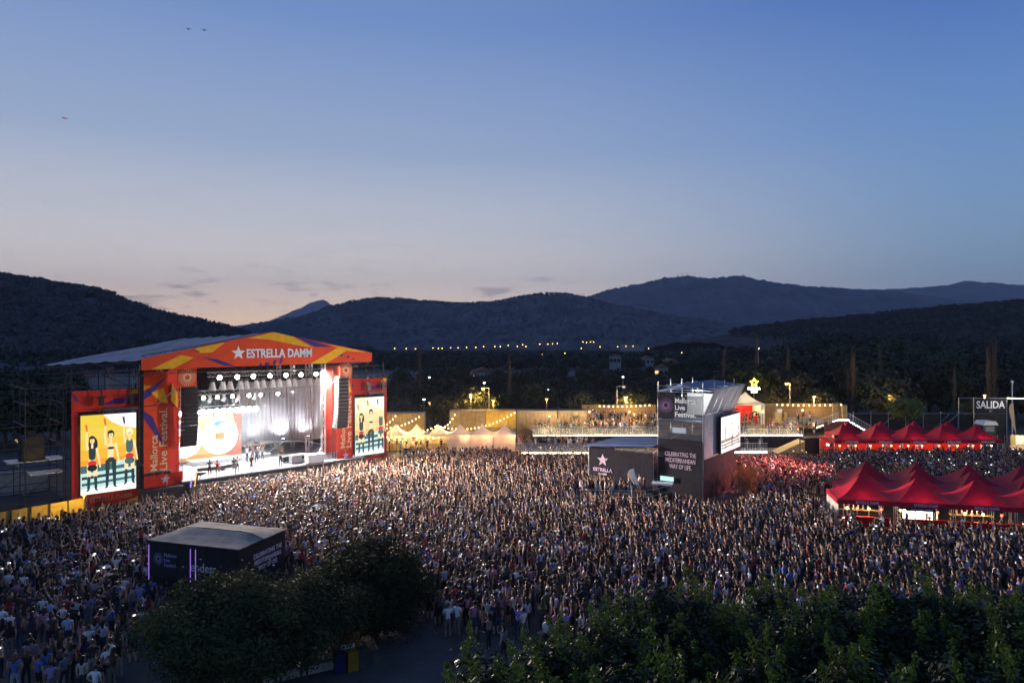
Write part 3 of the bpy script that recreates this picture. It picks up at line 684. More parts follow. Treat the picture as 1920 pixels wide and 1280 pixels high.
# ---------------------------------------------------------------- lamps on the trusses
def truss_thing(label, a, b_, w):
    p, q = S(*a), S(*b_); t = thing('lighting_truss', label, 'truss', p); m_ = MB(); m_.truss((0, 0, 0), q-p, w, 0.03, w*1.1); m_.build('truss_frame', M['alu'], t)
    c = MB()
    for k in (0.1, 0.5, 0.9): c.bar((q-p)*k, (q-p)*k+Vector((0, 0, 12.6-a[2])), 0.02, 4)
    c.build('hoist_chain', M['dark_steel'], t); return t
T1 = [SP(px, py, 1.6) for px, py in ((408, 710), (441, 708), (471, 707), (502, 706), (532, 704), (560, 703), (588, 700), (612, 698))]
T2 = [SP(px, py, 5.0) for px, py in ((378, 743), (404, 745), (432, 745), (463, 741), (485, 739), (517, 736))]
z1 = sum(p[1] for p in T1)/8; z2 = sum(p[1] for p in T2)/6
truss_thing('front lighting truss with white lamps hanging under the stage gable', (T1[0][0]-1, 1.6, z1+0.35), (T1[-1][0]+0.4, 1.6, z1+0.35), 0.45)
truss_thing('middle lighting truss with six lamps over the stage', (9.3, 5.0, z2+0.5), (T2[-1][0]+1.0, 5.0, z2+0.5), 0.45)
truss_thing('rear lighting truss directly over the LED wall', (9.3, 7.2, 7.25), (20.6, 7.2, 7.25), 0.4)
def stage_lamp(i, label, x, y, z, face, group, aim, r=0.20):
    t = thing('stage_lamp', label, 'lamp', S(x, y, z), ST_A, group)
    m_ = MB(); m_.bar((0, 0.35, 0), (0, -0.1, 0), r*0.8, 10, r2=r); m_.build('housing', M['black_gloss'], t)
    MB().bar((0, -0.105, 0), (0, -0.14, 0), r*0.94, 12).build('lens', face, t)
    MB().box((0, 0.1, r+0.12), (0.06, 0.06, 0.3)).build('yoke', M['dark_steel'], t); return t
ordw = ['first', 'second', 'third', 'fourth', 'fifth', 'sixth', 'seventh', 'eighth', 'ninth', 'tenth', 'eleventh', 'twelfth', 'thirteenth', 'fourteenth', 'fifteenth', 'sixteenth', 'seventeenth', 'eighteenth', 'nineteenth', 'twentieth']
for i, (x, z) in enumerate(T1):
    t = stage_lamp(i, ordw[i]+' bright warm lamp from the left on the front lighting truss', x, 1.2, z1+0.05, M['lamp_white'], 'lamps on the front truss', None, 0.24)
    lamp('beam', 'SPOT', (0, -0.4, 0), 58000 if i < 7 else 14000, (1, 0.84, 0.70), t, (0.3*(i-3.5)*5+4, -14, -10), 0.25, 98, 1.0)
    if i < 8:    # pleated white moving heads beneath
        for k in (-0.55, 0.5):
            h = thing('moving_head_lamp', 'white cone shaped moving head under lamp %s of the front truss, %s one' % (ordw[i], 'left' if k < 0 else 'right'), 'lamp', S(x+k, 1.5, z1-0.35), ST_A, 'moving heads on the front truss')
            m_ = MB(); m_.bar((0, 0, -0.05), (0, 0.05, -0.85), 0.20, 8, r2=0.42); m_.build('hood', M['white_cover'], h)
            m_ = MB(); m_.box((0, 0, 0.08), (0.5, 0.35, 0.22)); m_.bar((0, 0, .1), (0, 0, .5), .05); m_.build('base', M['black_gloss'], h)
for i, (x, z) in enumerate(T2):
    t = stage_lamp(i, ordw[i]+' lamp from the left on the middle truss over the stage', x, 4.6, z2, M['lamp_white'], 'lamps on the middle truss', None, 0.2)
    if i % 2 == 0: lamp('beam', 'SPOT', (0, -0.3, 0), 3600, (0.95, 0.97, 1), t, (0, -3, -6), 0.3, 110, 0.8)
    h = thing('moving_head_lamp', 'small dark moving head beside lamp %s of the middle truss' % ordw[i], 'lamp', S(x+0.75, 4.8, z2-0.1), ST_A, 'moving heads on the middle truss')
    m_ = MB(); m_.box((0, 0, -0.15), (0.4, 0.3, 0.45), ry=0.5); m_.box((0, 0, .2), (.34, .3, .15)); m_.build('head', M['alu'], h)
for i in range(14):
    x = 9.9+i*0.72
    t = stage_lamp(i, ordw[i]+' glaring white lamp from the left in the row above the LED wall', x, 6.9, 6.9, M['lamp_cool'], 'lamps in the row above the LED wall', None, 0.33)
    if i % 3 == 1: lamp('beam', 'SPOT', (0, -0.4, 0), 4500, (0.93, 0.97, 1), t, (0, -7, -5.4), 0.3, 120, 0.8)
# floor lamps washing the pale backdrop
for i in range(3):
    t = thing('floor_lamp', ordw[i]+' small floor lamp from the left washing the pale backdrop', 'lamp', S(20+i*3.2, 8.0, 2.9), ST_A, 'lamps below the backdrop')
    MB().box((0, 0, 0), (0.5, 0.25, 0.2)).build('housing', M['black_gloss'], t); MB().box((0, 0.05, 0.11), (0.3, 0.10, 0.02)).build('lens', M['led_cool'], t)
    MB().bar((0, 0, -1.45), (0, 0, -0.1), 0.03).build('stand', M['dark_steel'], t)
    lamp('beam', 'SPOT', (0, 0, 0.2), 700 if i else 250, (0.94, 0.94, 1), t, (0.3, 1.2, 3.2), 0.2, 130, 0.8)

# ---------------------------------------------------------------- line arrays
def line_array(label, x, y, ztop, n, grille):
    t = thing('line_array', label, 'loudspeaker', S(x, y, ztop), ST_A, 'hanging line arrays beside the stage opening')
    m_ = MB(); m_.bx((-0.65, -0.3, 0.02), (0.65, 0.3, 0.14)); m_.bar((0, 0, 0.1), (0, 0, 1.7), 0.03); m_.build('flying_frame', M['dark_steel'], t)
    z = 0.0; a = 0.0; yy = 0.0
    for i in range(n):
        a = 0.0 if i < n*0.4 else (i-n*0.4)*0.035; h = 0.40
        c = MB().box((0, 0, 0), (1.3, 0.75, h-0.03), rx=-a).build('cabinet', M['black_gloss'], t, (0, yy+math.sin(a)*0, z-h/2))
        MB().box((0, -0.39, 0), (1.1, 0.03, h-0.1), rx=-a).build('grille', grille, c)
        if grille is M['alu']: pass
        z -= h*math.cos(a); yy += h*math.sin(a)
    return t
line_array('tall dark hanging loudspeaker column left of the stage opening', 9.1, -1.9, SP(345, 726, -1.9)[1], 14, M['black'])
t = line_array('tall hanging loudspeaker column right of the stage opening with pale edge strip', 25.15, -1.9, SP(636, 708, -1.9)[1], 14, M['black'])
for i in range(14):
    z = -0.2-i*0.395; MB().box((-0.70, 0.05+max(0, i-6)**2*0.012, z), (0.06, 0.32, 0.16)).build('rigging_plate', M['white_cover'], t)
t = thing('loudspeaker_stack', 'dark red lit loudspeaker box standing on scaffold left of the stage', 'loudspeaker', S(-2.6, 1.6, 4.43), ST_A)
MB().bx((-0.9, -0.5, 0), (0.9, 0.5, 2.1)).build('cabinet', M['black'], t); MB().bx((-0.8, -0.54, 0.1), (0.8, -0.5, 2.0)).build('grille', M['black_gloss'], t)
MB().bx((-0.35, -0.3, 2.1), (0.25, 0.2, 2.45)).build('top_box', M['black'], t)

# ---------------------------------------------------------------- gear on the stage
def gear(name, label, px, py, w, d_, h, m1, m2, z=1.45):
    p = G(px, py, z); t = thing(name, label, 'stage gear', p, ST_A+rng.uniform(-.1, .1))
    MB().bx((-w/2, -d_/2, 0.12), (w/2, d_/2, h)).build('case', m1, t); MB().bx((-w/2-0.03, -d_/2-0.03, h), (w/2+0.03, d_/2+0.03, h+0.06)).build('lid', m2, t)
    for s_ in (-1, 1):
        for r_ in (-1, 1): MB().box((s_*w*0.4, r_*d_*0.4, 0.06), (0.1, 0.1, 0.12)).build('caster', M['black_gloss'], t)
gear('flight_case', 'white topped equipment desk by the right end of the stage deck', 590, 868, 1.9, 0.8, 0.95, M['white_cover'], M['white_cover'])
gear('flight_case', 'pale equipment desk left of the white topped one on the stage', 558, 868, 1.6, 0.8, 0.9, M['alu'], M['white_cover'])
gear('flight_case', 'low grey flight case between the desks and the dancers', 536, 866, 0.9, 0.6, 0.6, M['dark_steel'], M['alu'])
gear('monitor_wedge', 'long low dark monitor box behind the two guitarists', 396, 883, 2.6, 0.5, 0.4, M['dark_steel'], M['black_gloss'])
gear('monitor_wedge', 'low dark monitor box right of the guitarists on stage', 430, 878, 1.6, 0.5, 0.4, M['dark_steel'], M['black_gloss'])
r = MB(); r.bx((12.0, 5.6, 1.45), (20.5, 7.4, 1.9)); t = r.build('drum_riser', M['white_cover']); t.location = ST_O; t.rotation_euler[2] = ST_A; tag(t, 'low white riser in front of the LED wall', 'riser')
# floodlights shining up the banner beside the left screen
t = thing('flood_rack', 'row of three floodlights in front of the left banner column', 'lamp', S(6.5, -1.5, 2.45), ST_A)
for i in range(3): MB().box((-0.75+i*0.75, 0, 0), (0.5, 0.3, 0.25)).build('floodlight', M['black_gloss'], t)
MB().bar((-1.1, 0.1, 0.2), (1.1, 0.1, 0.2), 0.03).build('mounting_bar', M['steel'], t)
MB().bar((0.75, 0.1, -2.4), (0.75, 0.1, 0.2), 0.03).build('post', M['steel'], t)

# stage smoke: a real body of thin fog between the deck and the lamps
b = MB(); b.bx((9.4, 2.4, 1.5), (21.5, 7.8, 8.4)); o = b.build('stage_smoke', []); o.location = ST_O; o.rotation_euler[2] = ST_A
m = bpy.data.materials.new('stage_fog'); m.use_nodes = True; m.node_tree.nodes.remove(m.node_tree.nodes['Principled BSDF']); v = m.node_tree.nodes.new('ShaderNodeVolumePrincipled')
v.inputs['Density'].default_value = 0.013; v.inputs['Color'].default_value = (0.95, 0.97, 1, 1); m.node_tree.links.new(v.outputs[0], m.node_tree.nodes['Material Output'].inputs['Volume'])
o.data.materials.append(m); kind(o, 'stuff'); tag(o, 'thin white stage smoke glowing under the lamps', 'smoke')
# ------------------------------------------------------------------ front of house tower and tent
FT_A = math.atan2(-0.58, 0.815)                      # local x = along the front to the right
FT_O = Vector((13.55, 63.3, 0)); W_, L_, Hh = 4.25, 8.8, 9.9
ft = thing('mixing_tower', 'tall scaffold mixing tower wrapped in dark mesh with slanting grey side sheet', 'tower', FT_O, FT_A)
b = MB()
for x in (0, W_):
    for y in (0, 3.0, 5.9, L_): b.bar((x, y, 0), (x, y, Hh+0.9), 0.05, 6)
for z in (2.4, 4.9, 7.3, Hh):
    for y in (0, 3.0, 5.9, L_): b.bar((0, y, z), (W_, y, z), 0.04, 5)
    for x in (0, W_): b.bar((x, 0, z), (x, L_, z), 0.04, 5)
for z in (0, 2.4, 4.9, 7.3): b.bar((0, 0.1, z), (W_, 0.1, z+2.4), 0.03, 4); b.bar((W_-.1, 0.2, z), (W_-.1, 3.4, z+2.4), 0.03, 4)
b.bar((0, 0.15, 2.4), (W_, 0.15, 0), .03, 4)
b.build('scaffold_frame', M['alu'], ft)
for z in (2.4, 4.9, 7.2): MB().bx((0.1, 0.1, z-0.06), (W_-0.1, L_-0.1, z)).build('floor_deck', M['dark_steel'], ft)
fr = MB().bx((0.02, -0.10, 0.2), (W_-0.02, -0.06, 5.6)).build('lower_scrim', M['scrim'], ft)
mid = MB().bx((0.02, -0.10, 5.64), (W_-0.02, -0.06, 7.35)).build('open_scrim', M['scrim_open'], ft)
up = MB().bx((0.02, -0.11, 7.4), (1.62, -0.06, 9.85)).build('emblem_banner', M['black'], ft)
sunburst(up, 0.82, 8.65, 0.72, -0.13, mat('violet_print', srgb(128, 96, 140), 0.7, var=0.1), 30)
ur = MB().bx((1.66, -0.10, 7.4), (W_-0.02, -0.06, 9.6)).build('open_scrim', M['scrim_open'], ft)
for i, s_ in enumerate(('Mallorca', 'Live', 'Festival.')):
    lettering(s_, ur, 1.7, 1.7+(1.95, 0.95, 1.95)[i], 8.9-i*0.62, 9.36-i*0.62, -0.14, M['white_print'], 0.02)
for i, (s_, w) in enumerate((('CELEBRATING THE', 2.95), ('MEDITERRANEAN', 2.8), ('WAY OF LIFE.', 2.1))):
    lettering(s_, fr, 2.2-w/2, 2.2+w/2, 4.05-i*0.56, 4.45-i*0.56, -0.14, M['pink_print'], 0.008)
# side wall, slanting sheet above it, roof
MB().bx((W_+0.04, 0.1, 0.2), (W_+0.08, L_, 3.9)).build('side_sheet', M['scrim'], ft)
MB().bx((W_+0.04, 0.1, 3.94), (W_+0.08, L_, 7.9)).build('side_sheet', M['grey_tarp'], ft)
n_ = 5
for i in range(n_):
    y0, y1 = 0.1+(L_-0.1)*i/n_, 0.1+(L_-0.1)*(i+1)/n_-0.06
    MB().poly3([(W_+0.06, y0, 7.94), (W_+0.06, y1, 7.94), (W_+0.95, y1+0.25, 10.2), (W_+0.95, y0+0.25, 10.2)], 0.03, (0.85, 0, 0.5)).build('slanting_sheet', M['grey_tarp'], ft)
b = MB()
for i in range(n_+1): y0 = 0.1+(L_-0.1)*i/n_; b.bar((W_+0.1, y0, 7.9), (W_+1.0, y0+0.25, 10.25), 0.035, 5); b.bar((W_+1.0, y0+.25, 10.25), (0, y0, 10.4), 0.03, 5)
b.bar((W_+1.0, 0.35, 10.25), (W_+1.0, L_+0.25, 10.25), 0.04, 5); b.build('awning_frame', M['steel'], ft)
for i in range(3):
    y0, y1 = -0.2+i*3.05, 2.8+i*3.05
    MB().poly3([(-0.15, y0, 9.95), (W_*0.5, y0, 10.65), (W_*0.5, y1, 10.65), (-0.15, y1, 9.95)], 0.04, (-0.4, 0, 1)).build('roof_sheet', M['blue_tarp'], ft)
    MB().poly3([(W_*0.5, y0, 10.65), (W_+0.2, y0, 10.3), (W_+0.2, y1, 10.3), (W_*0.5, y1, 10.65)], 0.04, (0.3, 0, 1)).build('roof_sheet', M['blue_tarp'], ft)
# desks, people shelter and lit shelves inside the upper floor
d_ = MB(); d_.bx((0.4, 1.2, 5.0), (3.6, 2.0, 5.95)); d_.build('control_desk', M['black_gloss'], ft)
MB().bx((0.9, 1.18, 6.0), (2.2, 1.26, 6.5)).build('monitor_screen', glow('monitor_glow', (0.7, 0.85, 1), 1.2), ft)
MB().bx((0.5, 6.0, 7.3), (3.6, 6.1, 9.4)).build('inner_sheet', M['white_tarp'], ft)
lamp('work_light', 'POINT', (2.6, 3.0, 9.2), 600, (0.75, 0.88, 1), ft, size=0.2)
lamp('work_light', 'POINT', (2.3, 3.0, 6.9), 50, (0.8, 0.9, 1), ft, size=0.2)
MB().bx((0.35, -0.35, 1.75), (1.6, -0.2, 2.15)).build('status_panel', glow('status_glow', (0.6, 0.95, 0.9), 1.0), ft)
# screen on the tower side
scr = side_screen('led_screen', 'pale LED screen hung on the side of the mixing tower', 0, 5.6, 0, 3.3, None)
FT_M = Matrix.Translation(FT_O) @ Matrix.Rotation(FT_A, 4, 'Z')
scr.matrix_world = FT_M @ Matrix.Translation((W_+0.35, 3.25, 4.15)) @ Matrix.Rotation(R(90), 4, 'Z')
MB().truss((-0.5, -0.2, 3.55), (6.0, -0.2, 3.55), 0.3, 0.025, 0.4).build('hanging_truss', M['dark_steel'], scr)
# floodlights on the tower that light the stage front
for i, (x, z) in enumerate(((0.1, 8.9), (0.1, 7.9), (0.1, 6.9))):
    p = FT_M @ Vector((x-0.25, 7.5, z)); t = thing('follow_spot', ordw[i]+' spotlight from the top on the far side of the mixing tower', 'lamp', p, 0, 'spotlights on the mixing tower')
    MB().bar((0, 0.3, 0), (-0.35, 0.5, 0), 0.2, 10).build('housing', M['black_gloss'], t)
    lamp('beam', 'SPOT', (-0.5, 0.55, 0), 19000, (1, 0.93, 0.84), t, S((4, 16, 28)[i], -1, 8.5)-p, 0.3, 34, 0.9)

fh = thing('mixing_tent', 'low dark mesh tent with slate blue striped roof beside the mixing tower', 'tent', FT_O, FT_A)
TW, TD, TH = 7.0, 5.0, 4.3
b = MB()
for x in (-TW, -TW/2, -0.25):
    for y in (-0.5, TD): b.bar((x, y, 0), (x, y, TH), 0.05, 6)
for x in (-TW, -0.25): b.bar((x, -0.5, TH), (x, TD, TH), 0.04, 5)
b.bar((-TW, -0.5, TH), (-0.25, -0.5, TH), 0.04); b.bar((-TW, -0.5, 2.4), (-0.25, -0.5, 2.4), 0.03); b.build('frame', M['alu'], fh)
f1 = MB().bx((-TW+0.05, -0.6, 0.2), (-0.3, -0.56, TH-0.15)).build('front_scrim', M['scrim'], fh)
MB().bx((-TW-0.08, -0.5, 0.2), (-TW-0.04, TD, TH-0.15)).build('side_scrim', M['scrim'], fh)
MB().xz(star_pts(-TW+1.55, 3.05, 0.62), -0.63, 0.03).build('star_emblem', M['pink_print'], f1)
lettering('ESTRELLA', f1, -TW+0.55, -TW+2.6, 1.95, 2.3, -0.64, M['pink_print'], 0.03)
lettering('DAMM', f1, -TW+1.15, -TW+2.0, 1.6, 1.82, -0.64, M['pink_print'], 0.03)
for i in range(4):
    y0, y1 = -0.9+i*1.7, 0.55+i*1.7
    MB().poly3([(-TW-0.35, y0, TH+0.02), (-0.2, y0, TH+0.55), (-0.2, y1, TH+0.62), (-TW-0.35, y1, TH+0.10)], 0.05, (0, 0, 1)).build('roof_strip', M['blue_tarp'], fh)
    if i: MB().poly3([(-TW-0.35, y0-.28, TH+0.10), (-0.2, y0-.28, TH+0.66), (-0.2, y0+.02, TH+0.66), (-TW-0.35, y0+.02, TH+0.10)], 0.05, (0, 0, 1)).build('roof_seam', M['black'], fh)
# viewing platform with railing
vp = thing('viewing_platform', 'raised viewing platform with steel railing before the mixing tent', 'platform', G(1165, 958), R(-6))
MB().bx((-3.9, -0.2, 0.0), (3.2, 4.4, 0.7)).build('platform_deck', M['skirt'], vp)
for z in (1.25, 1.8):
    b = MB(); b.bar((-3.8, -0.15, z), (2.0, -0.15, z), 0.035); b.bar((2.0, -0.15, z), (4.6, 2.6, z), 0.035); b.build('rail', M['alu'], vp)
for x, y in ((-3.8, -.15), (-0.8, -.15), (2.0, -.15), (3.3, 1.2), (4.6, 2.6)): MB().bar((x, y, 0.0), (x, y, 1.82), 0.04).build('post', M['alu'], vp)
t = thing('counter_shelter', 'small pale flat topped counter right of the feather flag', 'counter', G(1242, 948), R(-20))
MB().bx((-0.9, -0.5, 1.9), (0.9, 0.5, 2.05)).build('top', M['white_cover'], t); MB().bx((-0.8, -0.4, 0), (0.8, 0.4, 1.2)).build('body', M['black'], t)
for s_ in (-.8, .8): MB().bar((s_, .4, 0), (s_, .4, 1.9), .03).build('post', M['alu'], t)
def feather_flag(label, loc, h, w, mats, lean=0.0, rz=0.0, group=None):
    t = thing('feather_flag', label, 'flag', loc, rz, group); n = 14; pts = []
    prof = lambda u: w*(1-(1-u)**1.6)*(1.0 if u < 0.72 else math.sqrt(max(0, 1-((u-0.72)/0.28)**2)))
    k1 = 3
    for a0, a1, mi in ((0.0, 0.13, 2), (0.13, 0.30, 1), (0.30, 1.0, 0)):
        L = [];
        for i in range(25):
            u = a0+(a1-a0)*(1-(1-i/24)**2 if mi == 0 else i/24); L.append((u, prof(u)))
        P_ = [(-v-lean*u*h, 0.5+u*(h-0.5)) for u, v in L]+[(-lean*u*h+0.02, 0.5+u*(h-0.5)) for u, v in reversed(L)]
        m_ = MB(); m_.xz(P_, 0, 0.02); m_.build('cloth', mats[mi], t)
    m_ = MB(); m_.bar((0.02, 0.02, 0), (-lean*h+0.02, 0.02, h), 0.025, 5); m_.build('pole', M['steel'], t); return t
M['flag_cloth'] = mat('flag_cloth', (0.85, 0.84, 0.82), 0.8, var=0.08, trans=0.6)
feather_flag('white feather flag with yellow and pink foot on the viewing platform', G(1206, 957)+Vector((0, 0, 0.7)), 2.9, 0.72, [M['flag_cloth'], M['yellow_print'], mat('pink_cloth', srgb(230, 80, 130), 0.8)], 0.28)

# ------------------------------------------------------------------ black tent in the crowd
BT_A = R(-17); BT_O = Vector((-20.9, 39.3, 0)); BW, BD, BH = 6.1, 4.2, 3.05
bt = thing('black_tent', 'black box tent with grey roof standing in the crowd before the stage', 'tent', BT_O, BT_A)
n_ = 3
for i in range(n_):
    MB().bx((i*BW/n_+0.01, -0.03, 0.05), ((i+1)*BW/n_-0.02, 0.02, BH)).build('front_wall', M['black'], bt)
sw = MB().bx((BW, 0.0, 0.05), (BW+0.05, BD, BH)).build('side_wall', M['black'], bt)
MB().bx((-0.05, 0, 0.05), (0, BD, BH)).build('side_wall', M['black'], bt); MB().bx((0, BD, 0.05), (BW, BD+0.05, BH)).build('rear_wall', M['black'], bt)
def roof_cloth(x0, x1, y0, y1, zf, sag, name, parent, material, nx=8, ny=6):
    vs, fs = [], []
    for j in range(ny+1):
        for i in range(nx+1):
            u, v = i/nx, j/ny
            vs.append((x0+(x1-x0)*u, y0+(y1-y0)*v, zf(u, v)-sag*math.sin(math.pi*u)*math.sin(math.pi*v)+0.012*math.sin(17*u+5*v)+0.01*math.sin(23*v+3*u)))
    for j in range(ny):
        for i in range(nx): a = j*(nx+1)+i; fs.append((a, a+1, a+nx+2, a+nx+1))
    m_ = MB(); m_.add(vs, fs); return m_.build(name, material, parent, smooth=True)
RT = mat('pale_roof_cloth', (0.26, 0.25, 0.23), 0.95, var=0.25, scale=1.2, bump=0.3, spec=0.0)
roof_cloth(-0.1, BW+0.1, -0.1, BD*0.48, lambda u, v: BH+0.04+0.32*v*min(1, u*6, (1-u)*6), 0.05, 'roof_cloth', bt, RT)
roof_cloth(-0.1, BW+0.1, BD*0.5, BD+0.1, lambda u, v: BH+0.04+0.32*(1-v)*min(1, u*6, (1-u)*6), 0.05, 'roof_cloth', bt, RT)
MB().bx((-0.1, -0.06, BH-0.14), (BW+0.1, -0.035, BH+0.06)).build('hem', M['black'], bt)
DIM = mat('dim_print', srgb(150, 142, 175), 0.8, var=0.2); DIM2 = mat('grey_print', srgb(205, 195, 205), 0.8, var=0.2)
fw = bt.children[0]
sunburst(fw, 0.72, 2.1, 0.36, -0.06, DIM, 20)
for i, s_ in enumerate(('Mallorca', 'Live', 'Festival.')):
    lettering(s_, fw, 1.15, 1.15+(0.85, 0.4, 0.85)[i], 2.25-i*0.28, 2.45-i*0.28, -0.06, DIM, 0.01)
lettering('endesa', bt.children[2], 3.0, 4.75, 1.6, 2.12, -0.06, DIM2, 0.0)
for i, (s_, w) in enumerate((('CELEBRATING THE', 2.6), ('MEDITERRANEAN', 2.4), ('WAY OF LIFE.', 1.8))):
    lettering(s_, sw, -w/2, w/2, 2.15-i*0.38, 2.42-i*0.38, -0.03, DIM2, 0.02, rot=Matrix.Translation((BW+0.05, 2.5, 0)) @ Matrix.Rotation(R(90), 4, 'Z'))
for x in (0.03, 2.95, 3.3): MB().bx((x, -0.075, 0.1), (x+0.035, -0.045, 2.85)).build('violet_light_edge', M['violet_led'], bt)

# ------------------------------------------------------------------ tents
def pagoda_tent(name, label, cat, loc, w, d, eave, peak, mroof, mval, group, rz=0.0, val=0.32, txt=None, walls=None, legs=True, tmat=None, star=True):
    t = thing(name, label, cat, loc, rz, group)
    key = ('pagoda', w, d, eave, peak, mroof.name)
    if key not in _txt:
        n = 8; vs, fs = [], []
        for k in range(4):         # four sagging faces meeting at the peak
            c = [(-w/2, -d/2), (w/2, -d/2), (w/2, d/2), (-w/2, d/2)]; a, b_ = c[k], c[(k+1) % 4]; base = len(vs)
            for j in range(n+1):
                v = j/n; zz = eave+(peak-eave)*(0.8*v**1.9+0.2*v)
                for i in range(n+1):
                    u = i/n; e0 = a[0]+(b_[0]-a[0])*u, a[1]+(b_[1]-a[1])*u
                    s_ = 0.13*math.sin(math.pi*u)*(1-v)*math.sin(math.pi*min(1, v*1.3)); wr = 0.02*math.sin(u*19+k)*math.sin(v*7)*(1-v)
                    vs.append((e0[0]*(1-v), e0[1]*(1-v), zz-s_+wr))
            for j in range(n):
                for i in range(n): q = base+j*(n+1)+i; fs.append((q, q+1, q+n+2, q+n+1))
        m_ = MB(); m_.add(vs, fs); me = bpy.data.meshes.new('canopy'); me.from_pydata(m_.v, [], m_.f); me.materials.append(mroof)
        me.polygons.foreach_set('use_smooth', [True]*len(me.polygons)); me.update(); _txt[key] = me
    link(bpy.data.objects.new('canopy', _txt[key]), t)
    v = MB().bx((-w/2, -d/2-0.02, eave-val), (w/2, -d/2+0.01, eave)).build('valance', mval, t)
    MB().bx((-w/2-0.02, -d/2, eave-val), (-w/2+0.01, d/2, eave)).build('valance', mval, t); MB().bx((w/2-0.01, -d/2, eave-val), (w/2+0.02, d/2, eave)).build('valance', mval, t)
    if txt:
        lettering(txt, v, -w*0.18, w*0.22, eave-val*0.78, eave-val*0.22, -d/2-0.04, tmat, 0.03)
        if star: MB().xz(star_pts(-w*0.25, eave-val*0.5, val*0.35), -d/2-0.04, 0.015).build('star_emblem', M['yellow_print'], v)
    for sx in (-1, 1):
        for sy in (-1, 1): MB().bar((sx*(w/2-0.06), sy*(d/2-0.06), 0), (sx*(w/2-0.06), sy*(d/2-0.06), eave), 0.035, 5).build('leg', M['alu'], t)
    if walls: MB().bx((-w/2+0.08, d/2-0.06, 0.0), (w/2-0.08, d/2-0.03, eave-val)).build('rear_wall', walls, t)
    return t
# bar tents at the back, left ones open and lit from inside
BAR_X = [738, 778, 819, 861, 903, 946]
for i, px in enumerate(BAR_X):
    p = G(px, 846); opened = i < 3
    t = pagoda_tent('bar_tent', ('lit open bar tent with warm glow, %s from the stage' if opened else 'closed pale bar tent with front wall, %s from the stage') % ordw[i], 'tent', p+Vector((0, 1.5, 0)), 2.95, 3.0, 2.15, 3.45, M['white_tarp'], M['white_tarp'], 'pale bar tents along the containers', walls=M['white_tarp'], val=0.25)
    if opened:
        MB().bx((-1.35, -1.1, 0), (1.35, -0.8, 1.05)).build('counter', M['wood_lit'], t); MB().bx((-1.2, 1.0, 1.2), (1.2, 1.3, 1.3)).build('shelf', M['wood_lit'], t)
        MB().bx((-0.5, -1.54, 1.72), (0.25, -1.525, 1.9)).build('price_board', [M['white_print'], M['red_counter'], M['white_print']][i], t)
        lamp('tent_light', 'POINT', (0, 0.1, 1.95), 420, (1, 0.52, 0.14), t, size=0.15)
    else:
        MB().bx((-1.42, -1.46, 0), (1.42, -1.43, 1.9)).build('front_wall', M['white_tarp'], t)
        lamp('tent_light', 'POINT', (0.9, -2.6, 2.3), 260, (1, 0.48, 0.20), t, size=0.2)
# shipping containers behind them
def container(label, x0, x1, Y, z0, h, material, group='containers behind the bar tents'):
    t = thing('shipping_container', label, 'container', ((x0+x1)/2, Y, z0), 0, group); L = x1-x0
    MB().bx((-L/2+0.05, 0.06, 0.1), (L/2-0.05, 2.4, h-0.08)).build('body', material, t)
    n = int(L/0.28)
    b = MB(); vs = []; fs = []
    for i in range(n+1):
        x = -L/2+0.12+(L-0.24)*i/n; y = 0.0 if (i//1) % 2 else 0.055
        vs += [(x, y, 0.14), (x, y, h-0.14)]
    for i in range(n): fs.append((2*i, 2*i+2, 2*i+3, 2*i+1))
    b.add(vs, fs); b.build('corrugated_side', material, t)
    for z in (0.07, h-0.07): MB().bx((-L/2, -0.03, z-0.07), (L/2, 2.45, z+0.07)).build('rail', material, t)
    for x in (-L/2+0.06, L/2-0.06): MB().bx((x-0.06, -0.025, 0.14), (x+0.06, 0.1, h-0.14)).build('corner_post', material, t)
YC = 96.0
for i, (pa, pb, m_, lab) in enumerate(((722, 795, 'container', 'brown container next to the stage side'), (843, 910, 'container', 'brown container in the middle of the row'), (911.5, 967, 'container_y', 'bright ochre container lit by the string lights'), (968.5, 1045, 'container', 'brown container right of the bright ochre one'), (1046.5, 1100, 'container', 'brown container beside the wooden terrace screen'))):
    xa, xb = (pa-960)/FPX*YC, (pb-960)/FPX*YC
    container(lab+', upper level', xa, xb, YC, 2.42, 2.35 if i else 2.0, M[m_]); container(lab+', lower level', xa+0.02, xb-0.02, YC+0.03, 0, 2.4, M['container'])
# strings of bulbs
def string_lights(label, a, b_, sag, n, r=0.075, group='strings of bulbs over the bar tents', e=420):
    a, b_ = Vector(a), Vector(b_); t = thing('string_light', label, 'string lights', a, 0, group)
    pt = lambda u: (b_-a)*u-Vector((0, 0, sag*4*u*(1-u))); n = max(6, int(n*0.62))
    w = MB()
    for i in range(n): w.bar(pt(i/n), pt((i+1)/n), 0.012, 3, cap=False)
    w.build('wire', M['black_gloss'], t)
    lamp('bulb_light', 'POINT', pt(0.62)-Vector((0, 0.5, 0.2)), e, (1, 0.66, 0.24), t, size=0.5)
    key = ('bulb', r)
    if key not in _txt:
        m_ = MB(); m_.sphere((0, 0, 0), r, 8, 6, sc3=(1, 1, 1.25)); o = m_.build('bulb', M['bulb'], t, pt(0.5/n)-Vector((0, 0, r))); _txt[key] = o.data; st = 1
    else: st = 0
    for i in range(st, n):
        o = bpy.data.objects.new('bulb', _txt[key]); o.location = pt((i+0.5)/n)-Vector((0, 0, r)); link(o, t)
    return t
string_lights('bulb string from stage side up to the first brown container', P(700, 803, 88), P(744, 776, 95.8), 0.5, 14)
string_lights('longer bulb string from stage side to the end of the first brown container', P(700, 800, 88), P(789, 778, 95.8), 0.7, 22)
string_lights('bulb string rising from the third bar tent to the brown container', P(818, 798, 90), P(855, 772, 95.8), 0.9, 14)
